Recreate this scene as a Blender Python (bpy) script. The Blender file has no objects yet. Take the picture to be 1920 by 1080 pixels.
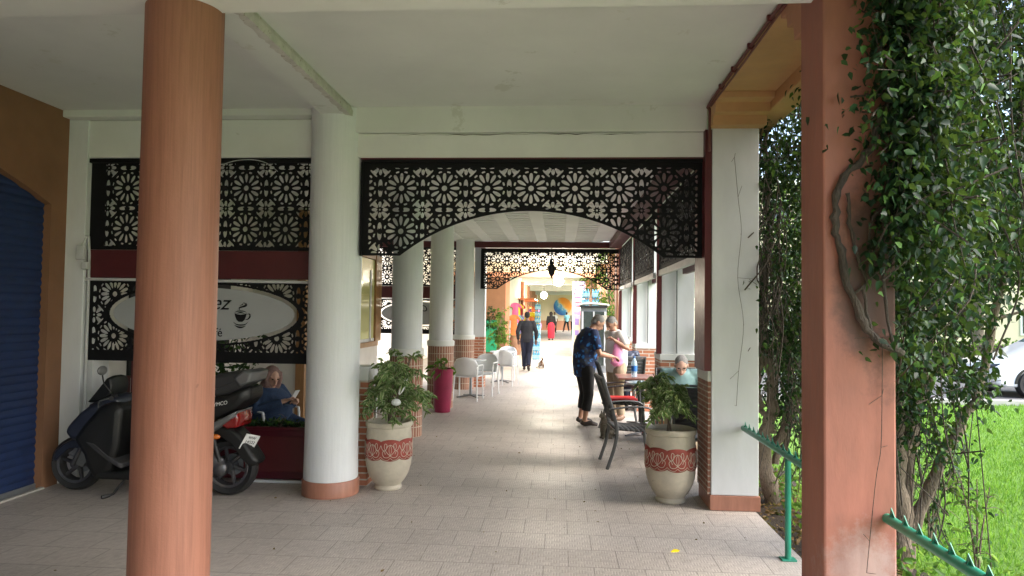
import bpy, math, random
import numpy as np
from mathutils import Vector, Matrix
R = math.radians
PI = math.pi
random.seed(7)
rng = np.random.default_rng(11)
scene = bpy.context.scene
col = scene.collection

# ------------------------------------------------------------------ camera, sky, sun, exposure
cd = bpy.data.cameras.new('camera'); cam = bpy.data.objects.new('camera', cd); col.objects.link(cam)
cd.sensor_width = 36; cd.lens = 1300 / 1920 * 36; cd.clip_start = .05; cd.clip_end = 600
cam.matrix_world = Matrix.Translation((0, 0, 1.68)) @ Matrix.Rotation(R(3.96), 4, 'Z') @ Matrix.Rotation(R(91.97), 4, 'X') @ Matrix.Rotation(.0134, 4, 'Z')
scene.camera = cam
SUN_EL, SUN_AZ = 42, 105          # degrees; azimuth measured from +Y towards +X
w = bpy.data.worlds.new('World'); scene.world = w; w.use_nodes = True
nt = w.node_tree; bg = nt.nodes['Background']
sk = nt.nodes.new('ShaderNodeTexSky'); sk.sky_type = 'NISHITA'; sk.sun_disc = False
sk.sun_elevation = R(SUN_EL); sk.sun_rotation = R(SUN_AZ); sk.dust_density = 3.0; sk.air_density = 1.0; sk.ozone_density = 1.0
nt.links.new(sk.outputs[0], bg.inputs[0]); bg.inputs[1].default_value = .15
sd = bpy.data.lights.new('sun', 'SUN'); sd.energy = 1.25; sd.angle = R(55); sd.color = (1, .97, .92)
sun = bpy.data.objects.new('sun', sd); col.objects.link(sun)
dv = Vector((math.sin(R(SUN_AZ)) * math.cos(R(SUN_EL)), math.cos(R(SUN_AZ)) * math.cos(R(SUN_EL)), math.sin(R(SUN_EL))))
sun.rotation_euler = dv.to_track_quat('Z', 'Y').to_euler()
scene.view_settings.view_transform = 'Standard'; scene.view_settings.look = 'None'
scene.view_settings.exposure = 2.12; scene.view_settings.gamma = 1
scene.cycles.max_bounces = 10; scene.cycles.diffuse_bounces = 8; scene.cycles.glossy_bounces = 3
scene.cycles.transmission_bounces = 4; scene.cycles.transparent_max_bounces = 6
scene.cycles.use_denoising = True; scene.cycles.sample_clamp_indirect = 6

# ------------------------------------------------------------------ materials
MATS = {}
def nodes(name):
    m = bpy.data.materials.new(name); m.use_nodes = True
    t = m.node_tree; return m, t, t.nodes['Principled BSDF']
def N(t, kind, **kw):
    n = t.nodes.new(kind)
    for k, v in kw.items():
        if k.startswith('i_'):
            key = k[2:]; key = int(key) if key.isdigit() else key.replace('_', ' ')
            n.inputs[key].default_value = v
        else: setattr(n, k, v)
    return n
def L(t, a, b): t.links.new(a, b)
def rgba(c): return (c[0], c[1], c[2], 1)
def mixc(t, fac, a, b, blend='MIX'):
    n = t.nodes.new('ShaderNodeMix'); n.data_type = 'RGBA'; n.blend_type = blend
    for s, v in ((0, fac), (6, a), (7, b)):
        if isinstance(v, (tuple, list)): n.inputs[s].default_value = rgba(v)
        elif isinstance(v, (int, float)): n.inputs[s].default_value = v
        else: L(t, v, n.inputs[s])
    return n.outputs[2]
def ramp(t, src, stops):
    n = t.nodes.new('ShaderNodeValToRGB'); e = n.color_ramp.elements
    while len(e) < len(stops): e.new(.5)
    for k, (p, c) in enumerate(stops): e[k].position = p; e[k].color = rgba(c) if isinstance(c, tuple) else (c, c, c, 1)
    L(t, src, n.inputs[0]); return n.outputs[0]
def noise(t, vec, scale, detail=4, rough=.55):
    n = N(t, 'ShaderNodeTexNoise'); n.inputs['Scale'].default_value = scale; n.inputs['Detail'].default_value = detail
    n.inputs['Roughness'].default_value = rough; L(t, vec, n.inputs['Vector']); return n.outputs[0]
def objco(t, scale=(1, 1, 1)):
    c = N(t, 'ShaderNodeNewGeometry'); m = N(t, 'ShaderNodeMapping'); m.inputs['Scale'].default_value = scale
    L(t, c.outputs['Position'], m.inputs['Vector']); return m.outputs[0]
def uvco(t, scale=(1, 1, 1)):
    c = N(t, 'ShaderNodeTexCoord'); m = N(t, 'ShaderNodeMapping'); m.inputs['Scale'].default_value = scale
    L(t, c.outputs['UV'], m.inputs['Vector']); return m.outputs[0]
def bump(t, b, h, strength=.3, dist=.005, prev=None):
    n = N(t, 'ShaderNodeBump'); n.inputs['Strength'].default_value = strength; n.inputs['Distance'].default_value = dist
    L(t, h, n.inputs['Height']); L(t, n.outputs[0], b.inputs['Normal']); return n

def mat(name, c, rough=.6, metal=0, var=.12, scale=6, stretch=(1, 1, 1), bmp=.15, c2=None, spots=None, spot_scale=9, spot_at=.68, coat=0, spec=.5, bd=.004):
    """plain paint / plaster / plastic with two scales of tone change and optional worn spots"""
    m, t, b = nodes(name); v = objco(t, stretch)
    n1 = noise(t, v, scale, 6, .6); n2 = noise(t, v, scale * 7, 3, .6)
    dark = tuple(x * (1 - var * 1.6) for x in c) if c2 is None else c2
    lite = tuple(min(1, x * (1 + var)) for x in c)
    o = ramp(t, n1, [(.28, dark), (.72, lite)])
    o = mixc(t, var * 1.5, o, ramp(t, n2, [(.3, dark), (.7, lite)]))
    if spots:
        s = noise(t, v, spot_scale, 8, .7); o = mixc(t, ramp(t, s, [(spot_at, 0.0), (spot_at + .03, 1.0)]), o, spots)
    L(t, o, b.inputs['Base Color']); b.inputs['Metallic'].default_value = metal
    L(t, ramp(t, n2, [(.2, max(.03, rough - (.12 if rough > .4 else .03))), (.8, min(1, rough + (.1 if rough > .4 else .03)))]), b.inputs['Roughness'])
    b.inputs['Specular IOR Level'].default_value = spec
    if coat: b.inputs['Coat Weight'].default_value = coat; b.inputs['Coat Roughness'].default_value = .08
    if bmp: bump(t, b, n2, bmp, bd)
    MATS[name] = m; return m

def streaky(name, c, streaks, fac=.5, rough=.7, spots=None):
    """paint rolled down a tall shaft: long vertical streaks, chips"""
    m, t, b = nodes(name); v = objco(t, (1, 1, .045))
    n1 = noise(t, v, 38, 5, .65); n2 = noise(t, objco(t, (1, 1, .02)), 90, 3, .7); n3 = noise(t, objco(t), 2.2, 5, .6); n4 = noise(t, objco(t), 45, 5, .7)
    o = mixc(t, ramp(t, n1, [(.42, 0.0), (.66, fac)]), c, streaks)
    o = mixc(t, ramp(t, n2, [(.5, 0.0), (.75, fac * .7)]), o, tuple(x * .75 for x in streaks))
    o = mixc(t, ramp(t, n3, [(.35, 0.0), (.75, .35)]), o, tuple(x * .82 for x in c))
    if spots:
        o = mixc(t, ramp(t, noise(t, objco(t, (1, 1, .6)), 7, 9, .75), [(.705, 0.0), (.72, .8)]), o, spots)
    L(t, o, b.inputs['Base Color']); b.inputs['Roughness'].default_value = rough
    h = t.nodes.new('ShaderNodeMath'); h.operation = 'ADD'; L(t, n1, h.inputs[0]); L(t, n4, h.inputs[1]); bump(t, b, h.outputs[0], .35, .004)
    MATS[name] = m; return m

def bricks(name, bw, bh, c1, c2, mortar, ms=.006, offset=.5, rough=.75):
    m, t, b = nodes(name); v = uvco(t)
    br = N(t, 'ShaderNodeTexBrick'); L(t, v, br.inputs['Vector'])
    br.offset = offset; br.inputs['Scale'].default_value = 1; br.inputs['Brick Width'].default_value = bw; br.inputs['Row Height'].default_value = bh
    br.inputs['Mortar Size'].default_value = ms; br.inputs['Mortar Smooth'].default_value = .25; br.inputs['Bias'].default_value = -.1
    br.inputs['Color1'].default_value = rgba(c1); br.inputs['Color2'].default_value = rgba(c2); br.inputs['Mortar'].default_value = rgba(mortar)
    n = noise(t, objco(t), 14, 6, .65)
    o = mixc(t, ramp(t, n, [(.35, 0.0), (.8, .45)]), br.outputs[0], tuple(x * .6 for x in c1))
    L(t, o, b.inputs['Base Color']); b.inputs['Roughness'].default_value = rough
    inv = N(t, 'ShaderNodeMath', operation='MULTIPLY_ADD', i_1=-1.0, i_2=1.0); L(t, br.outputs['Fac'], inv.inputs[0])
    a = N(t, 'ShaderNodeMath', operation='MULTIPLY_ADD', i_1=.25); L(t, n, a.inputs[0]); L(t, inv.outputs[0], a.inputs[2])
    bump(t, b, a.outputs[0], .7, .006); MATS[name] = m; return m

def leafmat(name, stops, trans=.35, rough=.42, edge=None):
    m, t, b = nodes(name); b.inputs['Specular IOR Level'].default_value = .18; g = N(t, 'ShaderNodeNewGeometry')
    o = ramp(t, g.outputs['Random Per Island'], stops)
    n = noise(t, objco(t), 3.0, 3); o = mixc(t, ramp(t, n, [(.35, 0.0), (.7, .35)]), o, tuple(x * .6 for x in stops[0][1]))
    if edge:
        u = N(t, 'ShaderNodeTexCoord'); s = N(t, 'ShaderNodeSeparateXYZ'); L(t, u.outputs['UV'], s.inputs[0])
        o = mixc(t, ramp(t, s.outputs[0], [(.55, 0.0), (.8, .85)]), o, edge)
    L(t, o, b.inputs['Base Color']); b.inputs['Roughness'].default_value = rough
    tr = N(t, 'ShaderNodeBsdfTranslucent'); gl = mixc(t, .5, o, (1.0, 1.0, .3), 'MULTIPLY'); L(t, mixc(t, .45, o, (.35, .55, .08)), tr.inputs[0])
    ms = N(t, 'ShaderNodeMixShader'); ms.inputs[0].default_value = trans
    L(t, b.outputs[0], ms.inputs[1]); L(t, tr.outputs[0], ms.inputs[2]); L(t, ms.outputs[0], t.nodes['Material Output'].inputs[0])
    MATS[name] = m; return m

def emit(name, c, s):
    m, t, b = nodes(name); b.inputs['Base Color'].default_value = rgba(c); b.inputs['Emission Color'].default_value = rgba(c); b.inputs['Emission Strength'].default_value = s
    MATS[name] = m; return m
def glass(name, c=(.8, .9, .9), rough=.05, alpha=.35):
    m, t, b = nodes(name); b.inputs['Base Color'].default_value = rgba(c); b.inputs['Roughness'].default_value = rough; b.inputs['Alpha'].default_value = alpha
    b.inputs['Specular IOR Level'].default_value = .8; MATS[name] = m; return m

# ------------------------------------------------------------------ mesh builder
class MB:
    def __init__(s): s.v = []; s.f = []; s.uv = []; s.mi = []
    def add(s, verts, faces, m=0, uvs=None):
        o = len(s.v); s.v += [tuple(p) for p in verts]
        for k, f in enumerate(faces):
            s.f.append(tuple(i + o for i in f)); s.mi.append(m); s.uv.append(uvs[k] if uvs else None)
        return s
    def box(s, x0, y0, z0, x1, y1, z1, m=0, M=None):
        vs = [Vector((x, y, z)) for z in (z0, z1) for y in (y0, y1) for x in (x0, x1)]
        if M is not None: vs = [M @ p for p in vs]
        return s.add(vs, [(0, 2, 3, 1), (4, 5, 7, 6), (0, 1, 5, 4), (2, 6, 7, 3), (0, 4, 6, 2), (1, 3, 7, 5)], m)
    def tube(s, pts, r, n=8, m=0, flat=1.0, up=None, cap=True):
        """swept tube; r a number or list; entries may be (a, b) for an ellipse"""
        P = [Vector(p) for p in pts]; k = len(P)
        rr = list(r) if isinstance(r, (list, tuple)) else [r] * k
        rr = [(q, q * flat) if not isinstance(q, (list, tuple)) else q for q in rr]
        T = [(P[min(i + 1, k - 1)] - P[max(i - 1, 0)]).normalized() for i in range(k)]
        u = Vector(up) if up is not None else (Vector((1, 0, 0)) if abs(T[0].x) < .8 else Vector((0, 1, 0)))
        vs = []; uvs = []; dist = 0
        for i in range(k):
            if up is not None: u = Vector(up)
            u = (u - T[i] * u.dot(T[i]))
            u = u.normalized() if u.length > 1e-6 else T[i].orthogonal().normalized()
            w_ = T[i].cross(u)
            for j in range(n):
                a = 2 * PI * j / n; vs.append(P[i] + u * (math.cos(a) * rr[i][0]) + w_ * (math.sin(a) * rr[i][1]))
        fs = []
        for i in range(k - 1):
            d2 = dist + (P[i + 1] - P[i]).length; c = 2 * PI * rr[i][0]
            for j in range(n):
                q = (j + 1) % n; fs.append((i * n + j, i * n + q, (i + 1) * n + q, (i + 1) * n + j))
                uvs.append([(c * j / n, dist), (c * (j + 1) / n, dist), (c * (j + 1) / n, d2), (c * j / n, d2)])
            dist = d2
        if cap:
            fs.append(tuple(range(n))[::-1]); fs.append(tuple((k - 1) * n + j for j in range(n))); uvs += [None, None]
        return s.add(vs, fs, m, uvs)
    def lathe(s, prof, n=24, c=(0, 0, 0), m=0, a0=0, a1=2 * PI, cap=True):
        full = abs(a1 - a0 - 2 * PI) < 1e-6; na = n if full else n + 1; vs = []; uvs = []; fs = []
        for (r, z) in prof:
            for j in range(na):
                a = a0 + (a1 - a0) * j / n; vs.append((c[0] + r * math.cos(a), c[1] + r * math.sin(a), c[2] + z))
        for i in range(len(prof) - 1):
            for j in range(n):
                q = (j + 1) % na; fs.append((i * na + j, i * na + q, (i + 1) * na + q, (i + 1) * na + j))
                r = max(prof[i][0], prof[i + 1][0]); ua, ub = (a0 + (a1 - a0) * j / n) * r, (a0 + (a1 - a0) * (j + 1) / n) * r
                uvs.append([(ua, prof[i][1]), (ub, prof[i][1]), (ub, prof[i + 1][1]), (ua, prof[i + 1][1])])
        if cap and full:
            fs.append(tuple(range(n))[::-1]); fs.append(tuple((len(prof) - 1) * n + j for j in range(n))); uvs += [None, None]
        return s.add(vs, fs, m, uvs)
    def ell(s, c, r, n=14, M=None, m=0):
        vs = []; fs = []; h = n // 2
        for i in range(1, h):
            p = PI * i / h
            for j in range(n):
                a = 2 * PI * j / n; vs.append(Vector((r[0] * math.sin(p) * math.cos(a), r[1] * math.sin(p) * math.sin(a), r[2] * math.cos(p))))
        vs += [Vector((0, 0, r[2])), Vector((0, 0, -r[2]))]; T, B = len(vs) - 2, len(vs) - 1
        for i in range(h - 2):
            for j in range(n):
                q = (j + 1) % n; fs.append((i * n + j, (i + 1) * n + j, (i + 1) * n + q, i * n + q))
        for j in range(n):
            q = (j + 1) % n; fs.append((T, j, q)); fs.append((B, (h - 2) * n + q, (h - 2) * n + j))
        if M is not None: vs = [M @ p for p in vs]
        return s.add([p + Vector(c) for p in vs], fs, m)
    def prism(s, poly, d0, d1, axis='y', m=0):
        """poly of (a, b): axis y -> x,z ; x -> y,z ; z -> x,y"""
        n = len(poly)
        def q(p, d): return (p[0], d, p[1]) if axis == 'y' else ((d, p[0], p[1]) if axis == 'x' else (p[0], p[1], d))
        vs = [q(p, d0) for p in poly] + [q(p, d1) for p in poly]
        fs = [tuple(range(n)), tuple(range(2 * n - 1, n - 1, -1))] + [(j, j + n, (j + 1) % n + n, (j + 1) % n) for j in range(n)]
        return s.add(vs, fs, m)
    def xf(s, M): s.v = [tuple(M @ Vector(p)) for p in s.v]; return s
    def build(s, name, mats, parent=None, smooth=True, bevel=0, remesh=0, angle=40, loc=None, rz=0, sub=0, relax=0, solid=0, fixn=True):
        me = bpy.data.meshes.new(name); me.from_pydata(s.v, [], s.f)
        if not isinstance(mats, (list, tuple)): mats = [mats]
        for q in mats: me.materials.append(q)
        if len(mats) > 1: me.polygons.foreach_set('material_index', s.mi)
        if fixn:
            import bmesh
            bm = bmesh.new(); bm.from_mesh(me); bmesh.ops.recalc_face_normals(bm, faces=bm.faces[:]); 
            bm.faces.ensure_lookup_table(); uvl = bm.loops.layers.uv.new('UVMap')
            for k, f in enumerate(bm.faces):
                cu = s.uv[k]
                if cu is not None:
                    mp = {s.f[k][i]: cu[i] for i in range(len(cu))}
                    for lp in f.loops: lp[uvl].uv = mp[lp.vert.index]
                else:
                    nn = f.normal; ax, ay, az = abs(nn.x), abs(nn.y), abs(nn.z)
                    for lp in f.loops:
                        p = lp.vert.co
                        lp[uvl].uv = (p.x, p.z) if ay >= ax and ay >= az else ((p.y, p.z) if ax >= az else (p.x, p.y))
            bm.to_mesh(me); bm.free()
        if smooth:
            me.polygons.foreach_set('use_smooth', [True] * len(me.polygons))
            if not remesh: me.set_sharp_from_angle(angle=R(angle))
        o = bpy.data.objects.new(name, me); col.objects.link(o)
        if loc is not None: o.location = loc
        o.rotation_euler = (0, 0, rz)
        if parent: o.parent = parent
        if solid: q = o.modifiers.new('solid', 'SOLIDIFY'); q.thickness = solid; q.offset = 0
        if bevel: q = o.modifiers.new('bevel', 'BEVEL'); q.width = bevel; q.segments = 2; q.limit_method = 'ANGLE'; q.angle_limit = R(35)
        if remesh: q = o.modifiers.new('fuse', 'REMESH'); q.mode = 'VOXEL'; q.voxel_size = remesh; q.use_smooth_shade = True
        if relax: q = o.modifiers.new('relax', 'SMOOTH'); q.factor = .5; q.iterations = relax
        if sub: q = o.modifiers.new('sub', 'SUBSURF'); q.levels = sub; q.render_levels = sub
        return o

def tag(o, label=None, cat=None, group=None, kind=None):
    if label:
        o['label'] = label
        if len(label.replace('-', ' ').split()) > 16 or len(label.split()) < 4: print('LABEL', len(label.split()), label)
    if cat: o['category'] = cat
    if group: o['group'] = group
    if kind: o['kind'] = kind
    return o
def thing(name, label, cat, loc=(0, 0, 0), rz=0, group=None):
    o = bpy.data.objects.new(name, None); col.objects.link(o); o.empty_display_size = .1
    o.location = loc; o.rotation_euler = (0, 0, rz); return tag(o, label, cat, group)
def copy_tree(o, parent=None, loc=None, rz=None, label=None, group=None):
    c = o.copy(); col.objects.link(c); c.parent = parent
    if loc is not None: c.location = loc
    if rz is not None: c.rotation_euler = (0, 0, rz)
    if label: tag(c, label)
    if group: c['group'] = group
    for ch in list(o.children): copy_tree(ch, c)
    return c
def rotz(a): return Matrix.Rotation(a, 4, 'Z')
def lerp(a, b, t): return Vector(a) * (1 - t) + Vector(b) * t
def spline(pts, k=6):
    P = [Vector(p) for p in pts]; P = [P[0] * 2 - P[1]] + P + [P[-1] * 2 - P[-2]]; out = []
    for i in range(1, len(P) - 2):
        for j in range(k):
            t = j / k; a, b, c, d = P[i - 1:i + 3]
            out.append(.5 * (2 * b + (c - a) * t + (2 * a - 5 * b + 4 * c - d) * t * t + (3 * b - a - 3 * c + d) * t ** 3))
    out.append(P[-2]); return out

def leaf_cloud(name, P, D, size, material, parent=None, aspect=.5, fold=.25, droop=.0):
    """many small folded leaves, one mesh; P positions, D pointing directions"""
    n = len(P); D = D / (np.linalg.norm(D, axis=1, keepdims=True) + 1e-9)
    rnd = rng.normal(size=(n, 3)); W = np.cross(D, rnd); W /= np.linalg.norm(W, axis=1, keepdims=True) + 1e-9; U = np.cross(W, D)
    S = np.broadcast_to(np.asarray(size, float), (n,))[:, None]; A = S * aspect
    up = U * S * fold
    tip = P + D * S + np.array([0, 0, -1.]) * S * droop
    l1 = P + D * S * .28 + W * A * .5 + up * .5; l2 = P + D * S * .66 + W * A * .36 + up * .4 
    r1 = P + D * S * .28 - W * A * .5 + up * .5; r2 = P + D * S * .66 - W * A * .36 + up * .4
    V = np.stack([P, l1, l2, tip, r2, r1], 1).reshape(-1, 3)
    base = np.arange(n)[:, None] * 6
    F = np.concatenate([base + np.array([[0, 1, 2, 3]]), base + np.array([[0, 3, 4, 5]])], 1).reshape(-1, 4)
    me = bpy.data.meshes.new(name); me.vertices.add(len(V)); me.vertices.foreach_set('co', V.ravel())
    me.loops.add(F.size); me.loops.foreach_set('vertex_index', F.ravel().astype(np.int32))
    me.polygons.add(len(F)); me.polygons.foreach_set('loop_start', np.arange(0, F.size, 4, dtype=np.int32))
    uv = me.uv_layers.new(name='UVMap'); e = np.array([0., 1, 1, .3] + [0., .3, 1, 1]); vv = np.array([0., .3, .7, 1, 0, 1, .7, .3])
    uv.data.foreach_set('uv', np.stack([np.tile(e, n), np.tile(vv, n)], 1).ravel())
    me.update(calc_edges=True); me.polygons.foreach_set('use_smooth', [True] * len(F)); me.materials.append(material)
    o = bpy.data.objects.new(name, me); col.objects.link(o)
    if parent: o.parent = parent
    return o

def field_mesh(fn, x0, x1, z0, z1, h, t, axis='y'):
    """solid pierced plate: marching squares over fn(x, z) > 0, thickness t, lying in the x-z plane"""
    nx, nz = int(round((x1 - x0) / h)) + 1, int(round((z1 - z0) / h)) + 1
    xs = np.linspace(x0, x1, nx); zs = np.linspace(z0, z1, nz); X, Z = np.meshgrid(xs, zs); Fv = fn(X, Z)
    Fv[0, :] = np.minimum(Fv[0, :], 0) - 1e-4; Fv[-1, :] = np.minimum(Fv[-1, :], 0) - 1e-4; Fv[:, 0] = np.minimum(Fv[:, 0], 0) - 1e-4; Fv[:, -1] = np.minimum(Fv[:, -1], 0) - 1e-4
    Fv[np.abs(Fv) < 1e-6] = -1e-6
    vid = {}; V = []; F = []
    def node(i, j):
        k = (i, j)
        if k not in vid: vid[k] = len(V); V.append((xs[j], zs[i]))
        return vid[k]
    def cross(i, j, i2, j2):
        k = (i, j, i2, j2) if (i, j) < (i2, j2) else (i2, j2, i, j)
        if k not in vid:
            a, b = Fv[k[0], k[1]], Fv[k[2], k[3]]; s_ = min(.97, max(.03, a / (a - b))); vid[k] = len(V)
            V.append((xs[k[1]] + (xs[k[3]] - xs[k[1]]) * s_, zs[k[0]] + (zs[k[2]] - zs[k[0]]) * s_))
        return vid[k]
    S = Fv > 0; cnt = S[:-1, :-1].astype(int) + S[1:, :-1] + S[:-1, 1:] + S[1:, 1:]
    for i, j in zip(*np.nonzero(cnt)):
        cs = [(i, j), (i, j + 1), (i + 1, j + 1), (i + 1, j)]
        if cnt[i, j] == 4: F.append([node(*c) for c in cs]); continue
        poly = []
        for k in range(4):
            a, b = cs[k], cs[(k + 1) % 4]
            if S[a]: poly.append(node(*a))
            if S[a] != S[b]: poly.append(cross(*a, *b))
        if len(poly) >= 3: F.append(poly)
    n = len(V); verts = [(p[0], -t / 2, p[1]) for p in V] + [(p[0], t / 2, p[1]) for p in V]
    if axis == 'x': verts = [(v[1], v[0], v[2]) for v in verts]
    ed = {}
    for f in F:
        for k in range(len(f)):
            a, b = f[k], f[(k + 1) % len(f)]
            if (b, a) in ed: del ed[(b, a)]
            else: ed[(a, b)] = 1
    faces = [tuple(f) for f in F] + [tuple(q + n for q in f[::-1]) for f in F] + [(a, a + n, b + n, b) for (a, b) in ed]
    mb = MB(); mb.add(verts, faces); return mb

def seg(x, z, ax, az, bx, bz, wa, wb, p=1.0):
    """pointed oval hole from a to b: positive inside"""
    dx, dz = bx - ax, bz - az; l = math.hypot(dx, dz); u = ((x - ax) * dx + (z - az) * dz) / (l * l); v = np.abs((x - ax) * -dz + (z - az) * dx) / l
    wd = (wa + (wb - wa) * u) * np.clip(4 * u * (1 - u), 0, 1) ** p
    return np.where((u > 0) & (u < 1), wd - v, -np.maximum(v, .02) - .02)
def rosette(period, cx, cz, rays=12):
    h = period / 2
    def fn(X, Z):
        x = np.mod((X - cx) / h + 1, 2) - 1; z = np.mod((Z - cz) / h + 1, 2) - 1
        r = np.hypot(x, z); a = np.arctan2(z, x); hole = .13 - r
        st = 2 * PI / rays; am = np.mod(a + st / 2, st) - st / 2; px, pz = r * np.cos(am), r * np.sin(am)
        hole = np.maximum(hole, seg(px, pz, .26, 0, .72, 0, .055, .105, .55))
        am2 = np.mod(a, st) - st / 2; qx, qz = r * np.cos(am2), r * np.sin(am2)
        hole = np.maximum(hole, np.minimum(.045 - np.abs(r - .77), .085 - np.abs(qz)))
        ax_, az_ = np.abs(x), np.abs(z)
        for (u, v) in ((ax_, az_), (az_, ax_)):
            hole = np.maximum(hole, seg(u, v, 1, .10, 1, .42, .06, .10, .6))
            hole = np.maximum(hole, seg(u, v, 1, .60, 1, .90, .09, .07, .6))
            hole = np.maximum(hole, seg(u, v, .92, .04, .92, .34, .04, .03, .5) - .01)
        hole = np.maximum(hole, .05 - np.maximum(np.abs(ax_ - 1), np.abs(az_ - 1)))
        dgx, dgz = (ax_ + az_) / 1.4142, (ax_ - az_) / 1.4142
        hole = np.maximum(hole, seg(dgx, dgz, .93, 0, 1.30, 0, .14, .05, .45))
        hole = np.maximum(hole, seg(ax_, az_, .86, .52, .66, .70, .045, .045, .5))
        hole = np.maximum(hole, seg(ax_, az_, .52, .86, .70, .66, .045, .045, .5))
        return -hole * h
    return fn
def cat_(*fs): return fs

# ------------------------------------------------------------------ material library
mat('plaster_white', (.72, .73, .71), .75, var=.06, scale=1.6, bmp=.25, spots=(.42, .42, .36), spot_scale=5, spot_at=.70)
mat('ceiling_paint', (.665, .68, .65), .8, var=.07, scale=.9, bmp=.2, spots=(.58, .59, .54), spot_scale=1.7, spot_at=.62)
mat('beam_edge_flaking', (.56, .54, .50), .85, var=.15, scale=9, bmp=.4, spots=(.30, .27, .20), spot_scale=22, spot_at=.60, bd=.006)
streaky('shaft_white', (.72, .74, .76), (.58, .61, .64), .22, .6, spots=(.40, .41, .38))
mat('pillar_white', (.68, .70, .72), .6, var=.08, scale=2.5, stretch=(1, 1, .35), bmp=.3, spots=(.36, .37, .36), spot_scale=7, spot_at=.69)
streaky('column_orange', (.29, .125, .082), (.18, .072, .045), .6, .6, spots=(.17, .07, .045))
mat('pillar_terracotta', (.31, .125, .087), .75, var=.2, scale=3, stretch=(1, 1, .3), bmp=.5, spots=(.52, .45, .42), spot_scale=5, spot_at=.71)
m = MATS['pillar_terracotta']; t = m.node_tree; b = t.nodes['Principled BSDF']; old = b.inputs['Base Color'].links[0].from_socket
def blob(c, r, amt, colr, src, ns=7):
    g_ = N(t, 'ShaderNodeNewGeometry'); mp_ = N(t, 'ShaderNodeMapping'); mp_.vector_type = 'TEXTURE'; mp_.inputs['Location'].default_value = c; mp_.inputs['Scale'].default_value = r; L(t, g_.outputs['Position'], mp_.inputs[0])
    ln = N(t, 'ShaderNodeVectorMath', operation='LENGTH'); L(t, mp_.outputs[0], ln.inputs[0]); nz = noise(t, objco(t), ns, 8, .75)
    ad = N(t, 'ShaderNodeMath', operation='MULTIPLY_ADD', i_1=1.6); L(t, nz, ad.inputs[0]); L(t, ln.outputs[1], ad.inputs[2])
    return mixc(t, ramp(t, ad.outputs[0], [(.0, amt), (.75, amt), (1.0, 0.0)]) if 0 else ramp(t, N2(ad.outputs[0]), [(.42, amt), (.62, 0.0)]), src, colr)
def N2(s_):
    q = N(t, 'ShaderNodeMath', operation='MULTIPLY', i_1=.33); L(t, s_, q.inputs[0]); return q.outputs[0]
o = blob((1.56, 3.5, 1.95), (.20, .3, .62), .85, (.07, .045, .035), old); o = blob((1.44, 3.5, 1.75), (.12, .2, .28), .7, (.09, .05, .04), o, 12); o = blob((1.48, 3.5, .42), (.20, .3, .26), .5, (.46, .40, .38), o, 16); o = blob((1.36, 3.5, .2), (.10, .3, .5), .45, (.20, .10, .08), o, 11)
L(t, o, b.inputs['Base Color'])
mat('beam_ochre', (.52, .30, .14), .65, var=.12, scale=2.5, bmp=.2)
mat('beam_patch', (.42, .20, .11), .7, var=.12, scale=5)
mat('wall_ochre', (.235, .115, .06), .75, var=.13, scale=2.2, bmp=.35, spots=(.62, .55, .45), spot_scale=5, spot_at=.75)
mat('far_orange', (.54, .26, .16), .7, var=.1, scale=2)
mat('far_red_orange', (.62, .12, .05), .7, var=.1, scale=2)
mat('far_white', (.74, .75, .72), .7, var=.05, scale=2)
mat('cream_wall', (.66, .57, .42), .8, var=.06, scale=1)
mat('lattice_black', (.010, .010, .012), .65, var=.2, scale=12, bmp=.05, spec=.15)
mat('dark_red', (.095, .012, .015), .45, var=.18, scale=5, stretch=(1, 1, .4), bmp=.15, spots=(.42, .33, .32), spot_scale=14, spot_at=.79)
mat('planter_red', (.075, .007, .014), .35, var=.2, scale=4, bmp=.1)
mat('fascia_red', (.085, .011, .014), .5, var=.15, scale=4, bmp=.1, spots=(.35, .25, .24), spot_scale=18, spot_at=.80)
mat('tile_terracotta', (.36, .16, .105), .45, var=.15, scale=22, stretch=(1, 1, .12), bmp=.2)
bricks('brick_soldier', .047, .135, (.34, .155, .10), (.27, .115, .075), (.60, .53, .42), .006, 0)
bricks('brick_thin', .21, .048, (.33, .15, .10), (.26, .11, .07), (.50, .44, .36), .007, .5)
bricks('brick_pillar', .22, .062, (.52, .20, .11), (.40, .15, .08), (.66, .62, .54), .008, .5)
mat('shutter_blue', (.016, .036, .115), .55, var=.30, scale=1.6, metal=.1, bmp=.12, spots=(.12, .12, .13), spot_scale=16, spot_at=.72)
mat('white_rail', (.55, .56, .57), .5, var=.08)
mat('grey_metal', (.30, .32, .34), .4, metal=.6, var=.1)
mat('black_rubber', (.016, .016, .017), .7, var=.2, scale=20)
mat('pipe_maroon', (.13, .035, .03), .5)
mat('rail_green', (.02, .24, .15), .38, var=.14, scale=9, coat=.2, spots=(.12, .15, .12), spot_scale=25, spot_at=.74)
mat('wood', (.30, .155, .06), .45, var=.25, scale=10, stretch=(1, 1, .08), bmp=.2)
mat('wood_dark', (.12, .05, .025), .45, var=.25, scale=10, stretch=(1, 1, .1), bmp=.2)
mat('pane_yellow', (.58, .56, .27), .25, var=.05, scale=1, bmp=0)
mat('sign_white', (.36, .37, .38), .4, var=.04, scale=3, bmp=.05)
mat('interior_wall', (.66, .64, .61), .8, var=.1, scale=2)
mat('soil', (.06, .043, .03), .95, var=.4, scale=14, bmp=1.0, bd=.03, spots=(.16, .11, .06), spot_scale=40, spot_at=.6)
mat('bark', (.20, .155, .115), .85, var=.4, scale=14, stretch=(1, 1, .25), bmp=1.0, bd=.02)
mat('bark_dark', (.07, .055, .042), .9, var=.4, scale=16, stretch=(1, 1, .3), bmp=.8, bd=.015)
mat('asphalt', (.11, .11, .112), .85, var=.15, scale=20, bmp=.5)
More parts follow.
